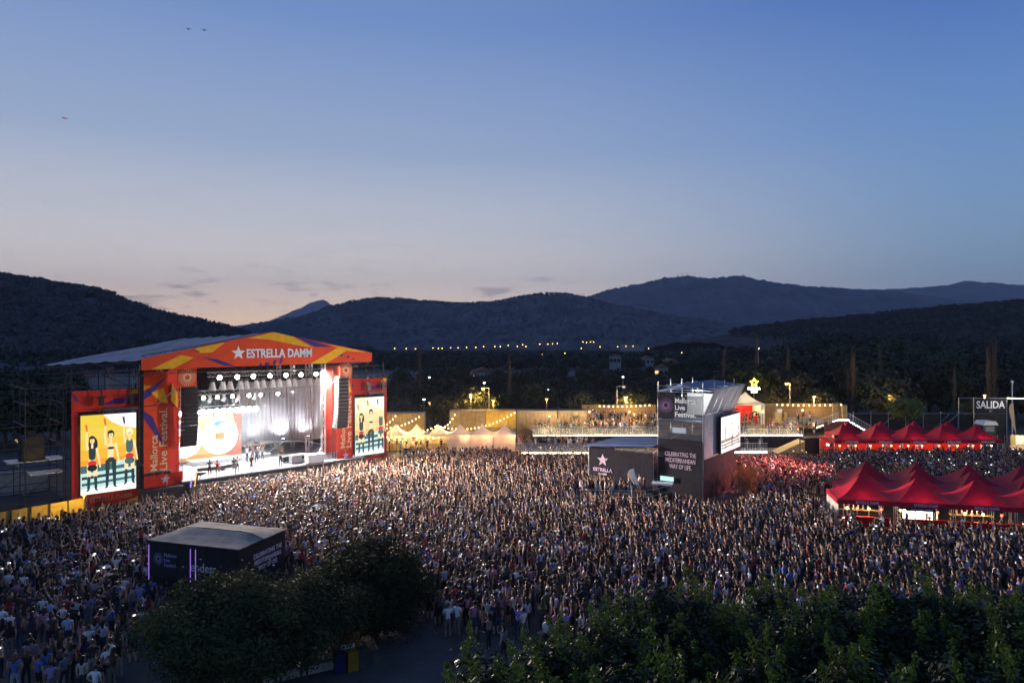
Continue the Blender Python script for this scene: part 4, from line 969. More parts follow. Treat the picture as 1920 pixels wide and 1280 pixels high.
string_lights('bulb string sagging from bar tents to the bright ochre container', P(815, 796, 90), P(968, 770.5, 95.8), 1.3, 36)
string_lights('bulb string climbing over the first three tents', P(715, 818, 87.5), P(820, 797, 90), 0.5, 24)
string_lights('level bulb string along the eaves of the open tents', P(640, 822, 88), P(828, 819, 89), 0.15, 30)
string_lights('level bulb string along the terrace screen left of the tower', P(1120, 760, 101), P(1222, 758, 101), 0.12, 20, 0.09)
string_lights('level bulb string along the terrace screen right of the tower', P(1452, 757, 101), P(1582, 757, 101), 0.12, 22, 0.09)
lamp_spots = [(735, 806, 93), (790, 790, 94), (885, 790, 95), (950, 780, 95)]

# ------------------------------------------------------------------ terrace
tr = thing('terrace', 'two level timber terrace with glass balustrades and light strips', 'terrace', (0, 88, 0))
def px2x(px, Y): return (px-960)/FPX*Y
def deckpart(name, xa, xb, ya, yb, za, zb, material): return MB().bx((xa, ya-88, za), (xb, yb-88, zb)).build(name, material, tr)
xl, xr = px2x(998, 93), px2x(1535, 93)
deckpart('upper_deck', xl, px2x(1507, 93), 93, 99, 1.62, 1.8, M['wood']); deckpart('deck_front', xl+.1, px2x(1507, 93), 93.25, 98.8, 0.0, 1.6, M['black'])
deckpart('back_tier', px2x(1040, 99), px2x(1540, 99), 99.05, 102.6, 1.9, 2.45, M['wood'])
deckpart('lower_deck', px2x(966, 88), px2x(1120, 88), 88, 92.9, 0.05, 0.25, M['wood'])
deckpart('light_strip', xl, px2x(1234, 93), 92.93, 92.985, 1.66, 1.78, M['led_white']); deckpart('light_strip', px2x(1370, 93), px2x(1505, 93), 92.93, 92.985, 1.66, 1.78, M['led_cool'])
deckpart('light_strip', px2x(975, 88), px2x(1118, 88), 87.93, 87.985, 0.1, 0.2, M['led_white'])
def glass_run(xa, xb, Y, z0, h, n):
    for i in range(n):
        a, c = xa+(xb-xa)*i/n+0.03, xa+(xb-xa)*(i+1)/n-0.03
        MB().bx((a, Y-88, z0+0.06), (c, Y-88+0.03, z0+h)).build('glass_pane', M['glass'], tr); MB().bx((c+0.01, Y-88-.02, z0), (c+0.05, Y-88+0.05, z0+h+0.02)).build('balustrade_post', M['alu'], tr)
    MB().bx((xa, Y-88-0.03, z0+h+0.03), (xb, Y-88+0.05, z0+h+0.08)).build('handrail', M['alu'], tr)
glass_run(xl, px2x(1234, 93), 93.1, 1.8, 1.05, 10); glass_run(px2x(1372, 93), px2x(1507, 93), 93.1, 1.8, 1.05, 6)
glass_run(px2x(966, 88), px2x(1120, 88), 88.1, 0.25, 1.05, 8); glass_run(px2x(1048, 98.6), px2x(1234, 98.6), 98.7, 2.4, 0.6, 7)
# low tables and benches on the upper deck
for i, px in enumerate((1408, 1432, 1456, 1478, 1020, 1062, 1110, 1150, 1195)):
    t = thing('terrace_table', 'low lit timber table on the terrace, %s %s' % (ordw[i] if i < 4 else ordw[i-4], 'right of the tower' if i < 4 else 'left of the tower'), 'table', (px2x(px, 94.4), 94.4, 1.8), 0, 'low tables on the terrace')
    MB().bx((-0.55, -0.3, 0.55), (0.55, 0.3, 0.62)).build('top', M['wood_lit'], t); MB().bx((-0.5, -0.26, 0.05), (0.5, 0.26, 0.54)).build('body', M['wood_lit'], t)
# timber screens behind the terrace, board by board
def board_screen(label, xa, xb, Y, z0, z1, group='timber screens behind the terrace', w=0.30):
    t = thing('timber_screen', label, 'screen wall', ((xa+xb)/2, Y, z0), 0, group); n = int((xb-xa)/w); L = xb-xa
    me = None
    for i in range(n):
        x = -L/2+(i+0.5)*L/n
        if me is None: o = MB().bx((-L/n/2+0.012, -0.02, 0), (L/n/2-0.012, 0.02, z1-z0)).build('board', M['wood'], t, (x, 0, 0)); me = o.data
        else: o = bpy.data.objects.new('board', me); o.location = (x, rng.uniform(-.012, .012), rng.uniform(-.015, .015)); link(o, t)
    MB().bx((-L/2, 0.025, (z1-z0)*0.8), (L/2, 0.09, (z1-z0)*0.86)).build('batten', M['wood'], t); MB().bx((-L/2, 0.025, 0.3), (L/2, 0.09, 0.42)).build('batten', M['wood'], t)
    return t
board_screen('brown board screen behind the terrace left of the tower', px2x(1092, 102), px2x(1232, 102), 102.8, 2.3, 5.0)
board_screen('brown board screen behind the terrace right of the tower', px2x(1437, 102), px2x(1584, 102), 102.8, 2.3, 5.2)
board_screen('dark board wall under the right end of the terrace by red tents', px2x(1535, 94), px2x(1572, 94), 92.4, 0.0, 3.6)
for i, (px, lab) in enumerate(((1118, 'left'), (1480, 'right'))):
    pass
# furniture backs and a bar counter on the back tier
t = thing('bar_counter', 'orange brown bar counter with white goods on the terrace back tier', 'counter', (px2x(1462, 100.6), 100.6, 2.45))
MB().bx((-0.9, -0.4, 0), (0.9, 0.4, 1.6)).build('body', M['wood_lit'], t); MB().bx((-0.5, -0.3, 1.6), (0.3, 0.3, 2.1)).build('carton', M['white_cover'], t)
for i, px in enumerate((1485, 1510, 1530)):
    t = thing('lounge_sofa', ordw[i]+' grey lounge sofa from the left on the terrace back tier', 'sofa', (px2x(px, 99.7), 99.7, 2.45), 0, 'sofas on the terrace')
    MB().bx((-0.8, -0.35, 0.1), (0.8, 0.35, 0.45)).build('seat', M['concrete'], t); MB().bx((-0.8, 0.2, 0.45), (0.8, 0.4, 0.95)).build('backrest', M['concrete'], t)
# white tent with red bar on the terrace
tb = pagoda_tent('bar_tent', 'white pointed tent over a red lit bar on the terrace', 'tent', (px2x(1398, 101), 101.2, 2.45), 4.6, 3.6, 3.0, 4.6, M['white_tarp'], M['white_tarp'], None, walls=M['red_counter'], val=0.25)
MB().bx((-2.1, -1.5, 0), (2.1, -1.2, 1.15)).build('counter', M['red_counter'], tb); MB().bx((1.7, -1.75, 0), (2.25, 1.7, 2.7)).build('side_wall', M['white_tarp'], tb)
lamp('tent_light', 'POINT', (0, 0, 2.6), 420, (1, 0.66, 0.3), tb, size=0.2)
# neon star sign
ns = thing('neon_sign', 'glowing yellow star sign over white letters behind the terrace tent', 'sign', (px2x(1414, 104), 104, 4.6))
MB().bar((0, 0.1, -4.6), (0, 0.1, 3.2), 0.06).build('post', M['steel'], ns)
b = MB(); pts = star_pts(0, 3.65, 0.62, 0.45)
for i in range(10): b.bar((pts[i][0], 0, pts[i][1]), (pts[(i+1) % 10][0], 0, pts[(i+1) % 10][1]), 0.085, 6)
b.build('star_outline', glow('yellow_neon', (1, 0.85, 0.08), 6), ns)
MB().xz([(p[0]*0.5, 3.65+(p[1]-3.65)*0.5) for p in pts], 0, 0.02).build('star_core', mat('green_core', (0.12, 0.25, 0.05), 0.6), ns)
lettering('ESTRELLA', ns, -0.95, 0.95, 2.55, 2.95, -0.02, glow('white_neon', (0.85, 0.93, 1), 7), 0.03); lettering('DAMM', ns, -0.45, 0.45, 2.1, 2.45, -0.02, glow('white_neon_small', (0.85, 0.93, 1), 7), 0.03)
# stairs at the right end with lit treads
stt = thing('terrace_stair', 'white railed stairway with lit treads descending behind the red tents', 'stair', (px2x(1560, 97), 97, 0))
def stair(xa, za, xb, zb, n, y0, y1, nm='tread', lm=M['led_cool']):
    for i in range(n):
        u = (i+0.5)/n; x, z = xa+(xb-xa)*u, za+(zb-za)*u
        MB().bx((x-abs(xb-xa)/n/2, y0, z-0.05), (x+abs(xb-xa)/n/2, y1, z)).build(nm, M['concrete'], stt)
        MB().bx((x-abs(xb-xa)/n/2, y0-0.03, z-0.10), (x+abs(xb-xa)/n/2*0.4, y0-0.005, z-0.02)).build('tread_light', lm, stt)
    for y in (y0-0.04,):
        b = MB(); b.bar((xa, y, za+1.0), (xb, y, zb+1.0), 0.03); b.bar((xa, y, za+0.15), (xb, y, zb+0.15), 0.025); b.build('handrail', M['white_cover'], stt)
        k = max(4, int(abs(xb-xa)/0.22))
        for i in range(k+1): u = i/k; MB().bar((xa+(xb-xa)*u, y, za+(zb-za)*u+0.15), (xa+(xb-xa)*u, y, za+(zb-za)*u+1.0), 0.015, 4).build('baluster', M['white_cover'], stt)
stair(2.2, 3.4, 5.5, 1.5, 9, 0, 1.2); stair(-2.6, 2.3, 0.6, 3.5, 8, -0.6, 0.6, 'tread', M['led_white'])
MB().bx((0.5, -0.2, 3.36), (2.3, 1.2, 3.46)).build('landing', M['concrete'], stt); MB().bx((0.5, -0.24, 3.33), (2.3, -0.205, 3.42)).build('landing_light', M['led_cool'], stt)
MB().bx((0.6, 0, 0), (0.7, 1.1, 3.36)).build('support', M['steel'], stt); MB().bx((2.1, 0, 0), (2.2, 1.1, 3.36)).build('support', M['steel'], stt)
# gate posts at the head of the stair
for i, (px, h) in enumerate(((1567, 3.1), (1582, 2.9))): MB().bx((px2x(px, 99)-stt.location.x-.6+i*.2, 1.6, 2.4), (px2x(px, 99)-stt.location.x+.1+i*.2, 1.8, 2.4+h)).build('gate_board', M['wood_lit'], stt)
# ramp and barrier below the terrace right of the tower
t = thing('ramp', 'lit sandy ramp with timber side below the terrace', 'ramp', (px2x(1480, 88.5), 88.5, 0))
MB().poly3([(-1.5, 0, 0), (2.0, 0, 0), (2.0, 0, 1.6), ], 2.2, (0, -1, 0)).build('slope', M['wood_lit'], t); MB().bx((2.05, -0.05, 0), (4.6, 2.2, 2.0)).build('block', M['black'], t)
t = thing('crowd_barrier', 'white barred barrier with light strip below the terrace', 'barrier', (px2x(1414, 89), 89, 0))
for i in range(17): MB().bar((-1.7+i*0.21, 0, 0.25), (-1.7+i*0.21, 0, 1.25), 0.02, 4).build('bar', M['white_cover'], t)
for z in (0.25, 1.27): MB().bar((-1.75, 0, z), (1.75, 0, z), 0.03).build('rail', M['white_cover'], t)
MB().bx((-2.6, -0.2, 0.05), (1.6, -0.1, 0.15)).build('light_strip', M['led_cool'], t)
for (x, y, z, e) in ((px2x(1030, 95), 95.5, 4.2, 90), (px2x(1110, 95), 95.5, 4.2, 110), (px2x(1190, 95), 95.5, 4.4, 110), (px2x(1425, 95), 95.5, 4.2, 70), (px2x(1490, 95), 96, 4.4, 80)):
    pass
for i, (px, z, e) in enumerate(((1030, 3.9, 1100), (1105, 4.5, 1400), (1180, 4.5, 1400), (1430, 4.5, 1000), (1505, 4.7, 1100))):
    t = thing('added_terrace_lamp', ordw[i]+' added lamp post from the left, lighting the upper terrace guests', 'lamp', (px2x(px, 92.3), 92.3, 0.25), 0, 'added lamp posts before the terrace')
    MB().bar((0, 0, 0), (0, 0, z+0.15), 0.03).build('post', M['dark_steel'], t); MB().sphere((0, 0, z+0.25), 0.12).build('globe', M['bulb'], t)  # added posts, there to light the deck guests from the front
    lamp('lamp_light', 'POINT', (0, 0.3, z+0.15), e*1.1, (1, 0.74, 0.40), t, size=0.12)
for i, (px, Y, hh) in enumerate(((1078, 95.0, 2.0), (1412, 98.5, 1.7), (995, 90, 1.8))):
    t = thing('palm_plant', ('potted palm at the left end of the upper terrace', 'potted plant beside the white terrace tent', 'tall plant at the foot of the lower terrace deck')[i], 'plant', (px2x(px, Y), Y, (1.8, 2.45, 0.2)[i])); g_ = random.Random(i)
    MB().bar((0, 0, 0), (0, 0, 0.4), 0.2, 8, r2=0.25).build('pot', M['concrete'], t); MB().bar((0, 0, 0.4), (0, 0, hh), 0.06, 6).build('stem', M['bark'], t)
    for k in range(9):
        a = g_.random()*6.28; vs = []; n = 5
        for j in range(n+1):
            u = j/n; r_ = 1.0*u; z = hh+0.9*u*(1-u*0.8)*2*(0.5+g_.random()*0.05); wd = 0.13*math.sin(math.pi*min(1, u+0.12))
            c, s_ = math.cos(a), math.sin(a); vs += [(c*r_-s_*wd, s_*r_+c*wd, z), (c*r_+s_*wd, s_*r_-c*wd, z-0.02)]
        m_ = MB(); m_.add(vs, [(2*j, 2*j+1, 2*j+3, 2*j+2) for j in range(n)]); m_.build('frond', M['young'], t)

# ------------------------------------------------------------------ red beer tents
TXT = 'ESTRELLA DAMM'
def bar_inside(t, w, d, n, seed, e, counter=True):
    g_ = random.Random(seed)
    if counter: MB().bx((-w/2+0.1, -d/2+0.25, 0), (w/2-0.1, -d/2+0.5, 1.1)).build('counter', M['red_counter'], t)
    for k in range(n):
        x = -w/2+0.4+(w-0.8)*(k+g_.random()*0.5)/n
        s_ = MB().bar((x, -d/2+0.36, 1.1), (x, -d/2+0.36, 1.62), 0.05, 6).build('beer_tap', M['alu'], t); MB().sphere((x, -d/2+0.36, 1.7), 0.09, 8, 5).build('tap_light', M['red_lamp'] if k % 2 else M['bulb'], s_)
    lamp('tent_light', 'POINT', (0, -d/2+0.9, 1.9), e, (1, 0.70, 0.36), t, size=0.15)
for i in range(5):
    px = 1580+i*62.5; p = Vector((px2x(px, 85.6), 85.6, 0))
    t = pagoda_tent('red_tent', 'red beer tent of the far row, %s from the left, its peak in front' % ordw[i], 'tent', p, 4.05, 4.1, 2.4, 4.25, M['red_tarp'], M['red_tarp'], 'red tents of the far row', txt=TXT, walls=M['red_counter'], tmat=M['white_print'], val=0.36)
    bar_inside(t, 4.1, 4.1, 3, i, 260); MB().bx((-0.2, -2.1, 1.72), (0.3, -2.07, 1.95)).build('price_sign', M['white_print'], t)
    if i < 4: pagoda_tent('red_tent', 'red beer tent of the far row standing behind the %s one' % ordw[i], 'tent', Vector((px2x(px+9, p.y+4.2), p.y+4.2, 0)), 4.1, 4.1, 2.4, 4.1, M['red_tarp'], M['red_tarp'], 'red tents behind the far row', val=0.36)
RA = R(-13); c_, s_ = math.cos(RA), math.sin(RA)
RO = Vector((25.0, 52.4, 0))
for r_ in range(3):
    for i in range(5):
        lx, ly = 2.0+i*4.02+r_*1.25, 1.95+r_*3.86
        p = RO+Vector((c_*lx-s_*ly, s_*lx+c_*ly, 0))
        if i >= 4 and r_ > 0: continue
        t = pagoda_tent('red_tent', 'near red beer tent, %s from the left in the %s row' % (ordw[i], ('front', 'middle', 'rear')[r_]), 'tent', p, 4.0, 3.84, 2.42, 3.95, M['red_tarp'], M['red_tarp'], 'near red tents', RA, 0.36, TXT if r_ == 0 else None, tmat=M['pink_print'], star=False)
        if r_ == 0:
            bar_inside(t, 4.0, 3.84, 4, 20+i, 220)
            if i == 0: MB().bx((-1.98, -1.9, 0), (-1.94, 1.9, 2.0)).build('side_wall', M['white_tarp'], t)
            if i == 1:
                sg = MB().bx((-1.25, -1.86, 1.75), (0.75, -1.83, 2.02)).build('sign_board', M['black'], t); lettering('CERVEZA AGUA', sg, -0.9, 0.6, 1.81, 1.96, -1.88, M['pink_print'], 0.02)
                for k in range(12): MB().bar((-1.1+k*0.15, -1.4, 1.12), (-1.1+k*0.15, -1.4, 1.58), 0.05, 6).build('cup_stack', M['white_tarp'], t)
                MB().bx((-1.25, -1.25, 1.05), (0.75, -1.2, 1.7)).build('lit_panel', M['led_white'], t)
            if i in (0, 2):
                for k in range(6): MB().bar((-1.0+k*0.35, 0.5, 1.2), (-1.0+k*0.35, 0.5, 1.7), 0.06, 6).build('cup_stack', M['white_tarp'], t)
                MB().bx((-1.5, 0.4, 1.1), (1.5, 0.7, 1.18)).build('shelf', M['wood_lit'], t)
# red floodlight on a stand at the corner of the near tents
for i, (px, py) in enumerate(((1566, 905), (1500, 885))):
    t = thing('red_floodlight', ('red floodlight on a stand at the left corner of the near tents', 'red floodlight on a stand in the crowd left of the tents')[i], 'lamp', G(px, py)); MB().bar((0, 0, 0), (0, 0, 4.7), 0.04).build('stand', M['dark_steel'], t)
    MB().box((0, 0, 4.8), (0.4, 0.3, 0.25)).build('housing', M['black_gloss'], t); MB().box((-0.21, 0, 4.78), (0.02, 0.25, 0.18)).build('lens', M['red_lamp'], t)
    lamp('beam', 'SPOT', (-0.3, 0, 4.75), 24000 if i == 0 else 13000, (1, 0.22, 0.18), t, (-7, -0.5, -1.8), 0.2, 115, 1.0)

t = thing('added_floodlight', 'added white floodlight by the near tents brightening the side of the mixing tower', 'lamp', G(1556, 915)); MB().bar((0, 0, 0), (0, 0, 4.2), 0.04).build('stand', M['dark_steel'], t)  # added flood that brightens the grey side of the tower
MB().box((0, 0, 4.3), (0.35, 0.4, 0.25), rz=0.5).build('housing', M['black_gloss'], t); MB().box((-0.2, 0.05, 4.3), (0.02, 0.3, 0.18), rz=0.3).build('lens', M['street_white'], t)
lamp('beam', 'SPOT', (-0.35, 0.1, 4.3), 2600, (1, 0.9, 0.84), t, Vector((19.5, 65, 7))-Vector(t.location), 0.15, 60, 0.8)
# ------------------------------------------------------------------ fence, exit sign and right edge
fn = thing('mesh_fence', 'dark netted steel fence behind the far red tents', 'fence', (px2x(1600, 100), 100, 0))
x0 = 0.0
for i in range(8):
    xa = i*2.55
    MB().bx((xa+0.05, 0, 1.2), (xa+2.5, 0.03, 3.95)).build('net_panel', M['net'], fn); MB().bar((xa, -0.05, 0), (xa, -0.05, 4.25), 0.05, 6).build('post', M['steel'], fn)
MB().bar((-0.5, -0.06, 3.97), (18.6, -0.06, 3.97), 0.04).build('top_rail', M['steel'], fn); MB().bar((-0.5, -0.06, 1.25), (14, -0.06, 1.25), 0.04).build('bottom_rail', M['steel'], fn)
for xa in (3.6, 11.6): MB().bar((xa, -0.12, 1.6), (xa+2.4, -0.12, 3.9), 0.04).build('brace', M['steel'], fn)
sl = thing('exit_sign', 'black exit sign with white letters on a steel frame over the fence', 'sign', (px2x(1857, 99.5), 99.5, 0))
bd = MB().bx((-2.35, 0, 4.05), (2.35, 0.05, 6.2)).build('board', M['black'], sl)
lettering('SALIDA', bd, -2.05, 2.1, 4.75, 5.85, -0.03, M['white_print'], 0.02); lettering('EXIT', bd, -0.2, 0.3, 4.25, 4.45, -0.03, M['pink_print'], 0.01)
for x in (-4.6, -2.4, 2.42): MB().bar((x, 0.05, 0), (x, 0.05, 6.35), 0.06).build('post', M['steel'], sl)
MB().bar((-4.6, 0.05, 6.25), (2.42, 0.05, 6.25), 0.04).build('top_rail', M['steel'], sl); MB().bar((-4.6, 0.05, 4.0), (2.42, 0.05, 4.0), 0.04).build('bottom_rail', M['steel'], sl)
MB().bx((-2.4, 0.1, 0), (2.4, 0.14, 3.95)).build('net_panel', M['net'], sl); MB().bar((-4.6, 0, 4.0), (-7, 0, 2.0), 0.04).build('brace', M['steel'], sl)
MB().bar((2.45, 0, 6.25), (9, -1.5, 6.1), 0.05).build('lit_tube', M['led_white'], sl)
lamp('sign_fill_light', 'POINT', (1.8, -2.0, 6.6), 240, (1, 0.9, 0.75), sl, size=0.15)  # added light without a fixture, brightens the sign letters
p = P(1898, 845, 97); t = thing('lamp_mast', 'slim white mast with round head at the right edge', 'lamp post', (p.x, 97, 0))
MB().bar((0, 0, 0), (0, 0, 8.7), 0.09, 8, r2=0.07).build('mast', M['white_cover'], t); MB().sphere((0, 0, 8.8), 0.2).build('head', M['white_cover'], t)
feather_flag('yellowish feather flag leaning beside the mast at the right edge', (px2x(1905, 95.5), 95.5, 1.0), 4.9, 0.75, [M['cream_print'], M['cream_print'], M['cream_print']], 0.08)
eb = thing('entrance_block', 'lit barriers and pale notice boards beside the exit at the right edge', 'barrier', (px2x(1895, 90), 90, 0))
MB().bx((0, 0, 0), (5, 0.1, 2.2)).build('hoarding', M['wood_lit'], eb); MB().bx((0.6, -0.08, 0.9), (2.3, -0.02, 2.1)).build('notice_board', M['white_print'], eb); MB().bx((-0.3, -0.4, 0), (4.8, -0.15, 0.85)).build('plinth', M['cream_print'], eb)
for i in range(7): MB().bar((-3.6+i*0.55, 4-i*0.55, 0), (-3.6+i*0.55, 4-i*0.55, 2.0), 0.03, 4).build('bar', M['wood_lit'], eb)
MB().bx((-3.6, 3.9, 1.95), (-3.5, 4.05, 2.05)).build('cap', M['wood_lit'], eb)
lamp('flood', 'POINT', (1.5, -2.2, 3.2), 500, (1, 0.84, 0.45), eb, size=0.2)
t = thing('ticket_kiosk', 'small white gabled kiosk right of the far red tents', 'kiosk', (px2x(1856, 94), 94, 0)); MB().bx((-0.9, 0, 0), (0.9, 1.5, 3.0)).build('cabin', M['dark_steel'], t)
MB().poly3([(-1.1, -0.2, 3.0), (1.1, -0.2, 3.0), (0.7, -0.2, 3.55), (-0.7, -0.2, 3.55)], 1.9, (0, -1, 0)).build('roof', M['white_cover'], t); MB().bx((-.6, -.03, 2.1), (.6, -.005, 2.8)).build('window', M['glass'], t)

# ------------------------------------------------------------------ left edge: ochre hoarding, low wall
hd = thing('hoarding_fence', 'ochre board hoarding lit yellow at the left edge below the stage', 'fence', G(160, 978)); a0 = G(160, 978); a1 = G(-60, 1022); dv = a1-a0; ang = math.atan2(dv.y, dv.x); hd.rotation_euler[2] = ang; n = 6; L = dv.length/n
for i in range(n): MB().bx((i*L+0.02, -0.03, 0.05), ((i+1)*L-0.02, 0.03, 1.95)).build('board_panel', M['ochre_board'], hd); MB().bx((i*L-0.04, 0.04, 0), (i*L+0.04, 0.14, 2.0)).build('post', M['dark_steel'], hd)
p = G(158, 990); t = thing('work_lamp', 'bright yellow work lamp on the corner of the hoarding', 'lamp', p); MB().bar((0, 0, 0), (0, 0, 2.5), 0.04).build('post', M['dark_steel'], t); MB().sphere((0, 0, 2.6), 0.13).build('globe', M['sodium'], t)
lamp('lamp_light', 'POINT', (-0.3, -0.2, 2.4), 420, (1, 0.68, 0.12), t, size=0.12)
t = thing('low_wall', 'low concrete wall left of the stage scaffold', 'wall', (-48, 62, 0), R(20)); MB().bx((-9, 0, 0), (5, 0.3, 2.4)).build('wall_body', M['concrete'], t); MB().bx((-9.1, -0.08, 2.4), (5.1, 0.38, 2.52)).build('coping', M['concrete'], t)
# ------------------------------------------------------------------ trees
def mesh_of(b, name, material):
    me = bpy.data.meshes.new(name); me.from_pydata(b.v, [], b.f); me.materials.append(material); me.update(); return me
# dark belt behind the festival ground
KINDS = []
for k, (rx, rz, cz, cl, per, sp, lf, mt) in enumerate(((4.4, 4.2, 5.4, 95, 26, 0.7, 0.36, 'evergreen'), (5.4, 3.8, 5.2, 105, 26, 0.75, 0.38, 'pine'), (3.6, 4.8, 5.6, 90, 26, 0.65, 0.34, 'evergreen'), (4.6, 3.9, 4.6, 95, 24, 0.7, 0.36, 'olive_dark'))):
    cm_, cc = make_crown(40+k, rx, rz, cz, cl, per, sp, lf, 0.7, M[mt], low=-0.7); KINDS.append((cm_, mesh_of(make_trunk(cc, cz, 0.22, k, M['bark']), 'trunk', M['bark']), cz+rz))
def top_y(px):
    return interp([(560, 690), (700, 700), (760, 672), (860, 668), (890, 676), (1050, 674), (1130, 672), (1300, 668), (1400, 650), (1500, 640), (1570, 622), (1640, 618), (1760, 628), (1920, 640), (2100, 640)], px)
g_ = random.Random(5); cnt = 0
ROWS = ((330, 38, 0), (250, 34, 4), (190, 30, 12), (150, 26, 24), (122, 22, 40))
for (Y, n, dy) in ROWS:
    for i in range(n):
        px = 600+(1420)*(i+0.5+g_.uniform(-.35, .35))/n
        if Y == 122 and 1480 < px < 1560: continue
        ty = top_y(px)+dy+g_.uniform(-4, 22); Yj = Y*g_.uniform(0.93, 1.07); h = EYE-(ty-640)/FPX*Yj
        kd = g_.choice((0, 0, 1, 1, 2, 3)) if px < 1500 else g_.choice((0, 1, 1, 2)); cm_, tm, hh = KINDS[kd]
        where = ('behind the stage end' if px < 760 else 'behind the bar tents' if px < 1060 else 'behind the left half of the terrace' if px < 1240 else 'behind the mixing tower' if px < 1420 else 'behind the right half of the terrace' if px < 1600 else 'behind the far red tents' if px < 1800 else 'behind the exit sign')
        rowl = {330: 'farthest', 250: 'far', 190: 'middle', 150: 'near', 122: 'nearest'}[Y]
        t = tree('evergreen_tree', '%s dark tree, %s, %s row' % (('rounded', 'broad', 'tall', 'olive')[kd], where, rowl), 'tree', ((px-960)/FPX*Yj, Yj, 0), cm_, tm, h/hh, g_.random()*6.28, 'dark trees behind the festival ground')
for i, (px, Yj, ty) in enumerate(((938, 165, 690), (958, 150, 700), (978, 172, 692), (996, 158, 700), (1018, 168, 690), (968, 135, 716), (1004, 132, 718), (925, 140, 708))):
    cm_, tm, hh = KINDS[i % 3]; h = EYE-(ty-640)/FPX*Yj
    tree('evergreen_tree', '%s dark tree above the brown containers' % ('rounded', 'broad', 'tall')[i % 3], 'tree', ((px-960)/FPX*Yj, Yj, 0), cm_, tm, h/hh, i*1.7, 'dark trees behind the festival ground')
for i in range(26):        # trees beyond the stage scaffold at the left
    px = -110+260*(i % 13+g_.random())/13; Yj = (96, 128)[i // 13]*g_.uniform(.94, 1.06); ty = (716, 690)[i // 13]+g_.uniform(-8, 20); h = EYE-(ty-640)/FPX*Yj; kd = g_.choice((0, 1, 2)); cm_, tm, hh = KINDS[kd]
    tree('evergreen_tree', '%s dark tree beyond the stage scaffold, %s row' % (('rounded', 'broad', 'tall')[kd], ('nearer', 'farther')[i // 13]), 'tree', ((px-960)/FPX*Yj, Yj, 0), cm_, tm, h/hh, g_.random()*6.28, 'dark trees left of the stage')
# bare poplars
def poplar(seed, h, w):
    r = random.Random(seed); b = MB(); b.bar((0, 0, -.1), (0.05, 0, h*0.5), 0.16, 6, r2=0.09); b.bar((0.05, 0, h*0.5), (0, 0, h), 0.09, 5, r2=0.02)
    tw = MB()
    for i in range(64):
        z = h*(0.12+0.8*r.random()**0.9); a = r.random()*6.28; L = h*(0.10+0.16*r.random()); rr = w*(0.3+0.7*r.random())*(1-0.5*z/h)
        p0 = Vector((0, 0, z)); p1 = p0+Vector((math.cos(a)*rr*0.6, math.sin(a)*rr*0.6, L*0.5)); p2 = p0+Vector((math.cos(a)*rr*0.8, math.sin(a)*rr*0.8, L*1.1))
        tw.bar(p0, p1, 0.045, 3, r2=0.03, cap=False); tw.bar(p1, p2, 0.03, 3, r2=0.008, cap=False)
        for k in range(2):
            q = p1.lerp(p2, r.random()); tw.bar(q, q+Vector((r.uniform(-.3, .3), r.uniform(-.3, .3), r.uniform(.4, 1.0))), 0.02, 3, r2=0.006, cap=False)
    return mesh_of(b, 'trunk', M['bark_pale']), mesh_of(tw, 'crown', M['bark_pale'])
PP = [poplar(s_, 10, 0.72) for s_ in (1, 2, 3)]
for i, (px, ty, Y, lab) in enumerate(((787, 668, 118, 'bare poplar behind the first brown container'), (955, 675, 120, 'faint bare poplar behind the bright ochre container'), (1357, 663, 125, 'bare poplar rising right behind the mixing tower'), (1420, 652, 118, 'tall bare poplar beside the star sign'), (1478, 662, 119, 'bare poplar beside the street lamp right of the tower'),
        (1600, 668, 113, 'slender bare poplar at the head of the stair'), (1650, 662, 122, 'slender bare poplar behind the leafy young tree'), (1789, 700, 112, 'short bare poplar left of the exit sign'), (1853, 657, 112, 'left one of the two bare poplars above the exit sign'), (1864, 655, 112, 'right one of the two bare poplars above the exit sign'), (1590, 700, 116, 'short bare poplar at the right end of the terrace screen'))):
    h = EYE-(ty-640)/FPX*Y; tm, cm_ = PP[i % 3]; tree('bare_poplar', lab, 'tree', ((px-960)/FPX*Y, Y, 0), cm_, tm, h/10*0.99, i*1.3, 'bare poplars behind the ground')
# leafy young tree by the fence
cm_, cc = make_crown(61, 2.2, 1.9, 3.6, 60, 40, 0.4, 0.16, 0.6, M['young'], low=-0.6)
tree('young_tree', 'leafy young tree lit yellow green behind the far red tents', 'tree', ((1702-960)/FPX*97, 97, 1.2), cm_, mesh_of(make_trunk(cc, 3.4, 0.12, 3, M['bark']), 'trunk', M['bark']), 1.0, 0)
cm_, cc = make_crown(62, 2.4, 2.0, 2.6, 60, 30, 0.45, 0.2, 0.6, M['olive'], low=-0.6); tmx = mesh_of(make_trunk(cc, 2.4, 0.12, 3, M['bark']), 'trunk', M['bark'])
for i, (px, Y, s_, lab) in enumerate(((885, 106, 1.35, 'bushy tree glowing yellow under the street lamp behind the containers'), (1187, 107, 1.25, 'bushy tree glowing orange behind the left terrace screen'), (1096, 106, 1.2, 'round bush above the containers left of the terrace screen'), (830, 104, 1.1, 'low bush in the gap between the containers'), (1440, 109, 1.2, 'orange lit bush behind the white terrace tent'), (1530, 110, 1.25, 'orange lit bush behind the right terrace screen'),
        (1660, 110, 1.8, 'rounded dim bush behind the young tree'), (1835, 106, 1.0, 'lit bush behind the frame of the exit sign'), (760, 105, 1.0, 'dim bush above the first brown container'))):
    tree('roadside_bush', lab, 'bush', ((px-960)/FPX*Y, Y, 0.8), cm_, tmx, s_, i*1.1, 'bushes along the road')
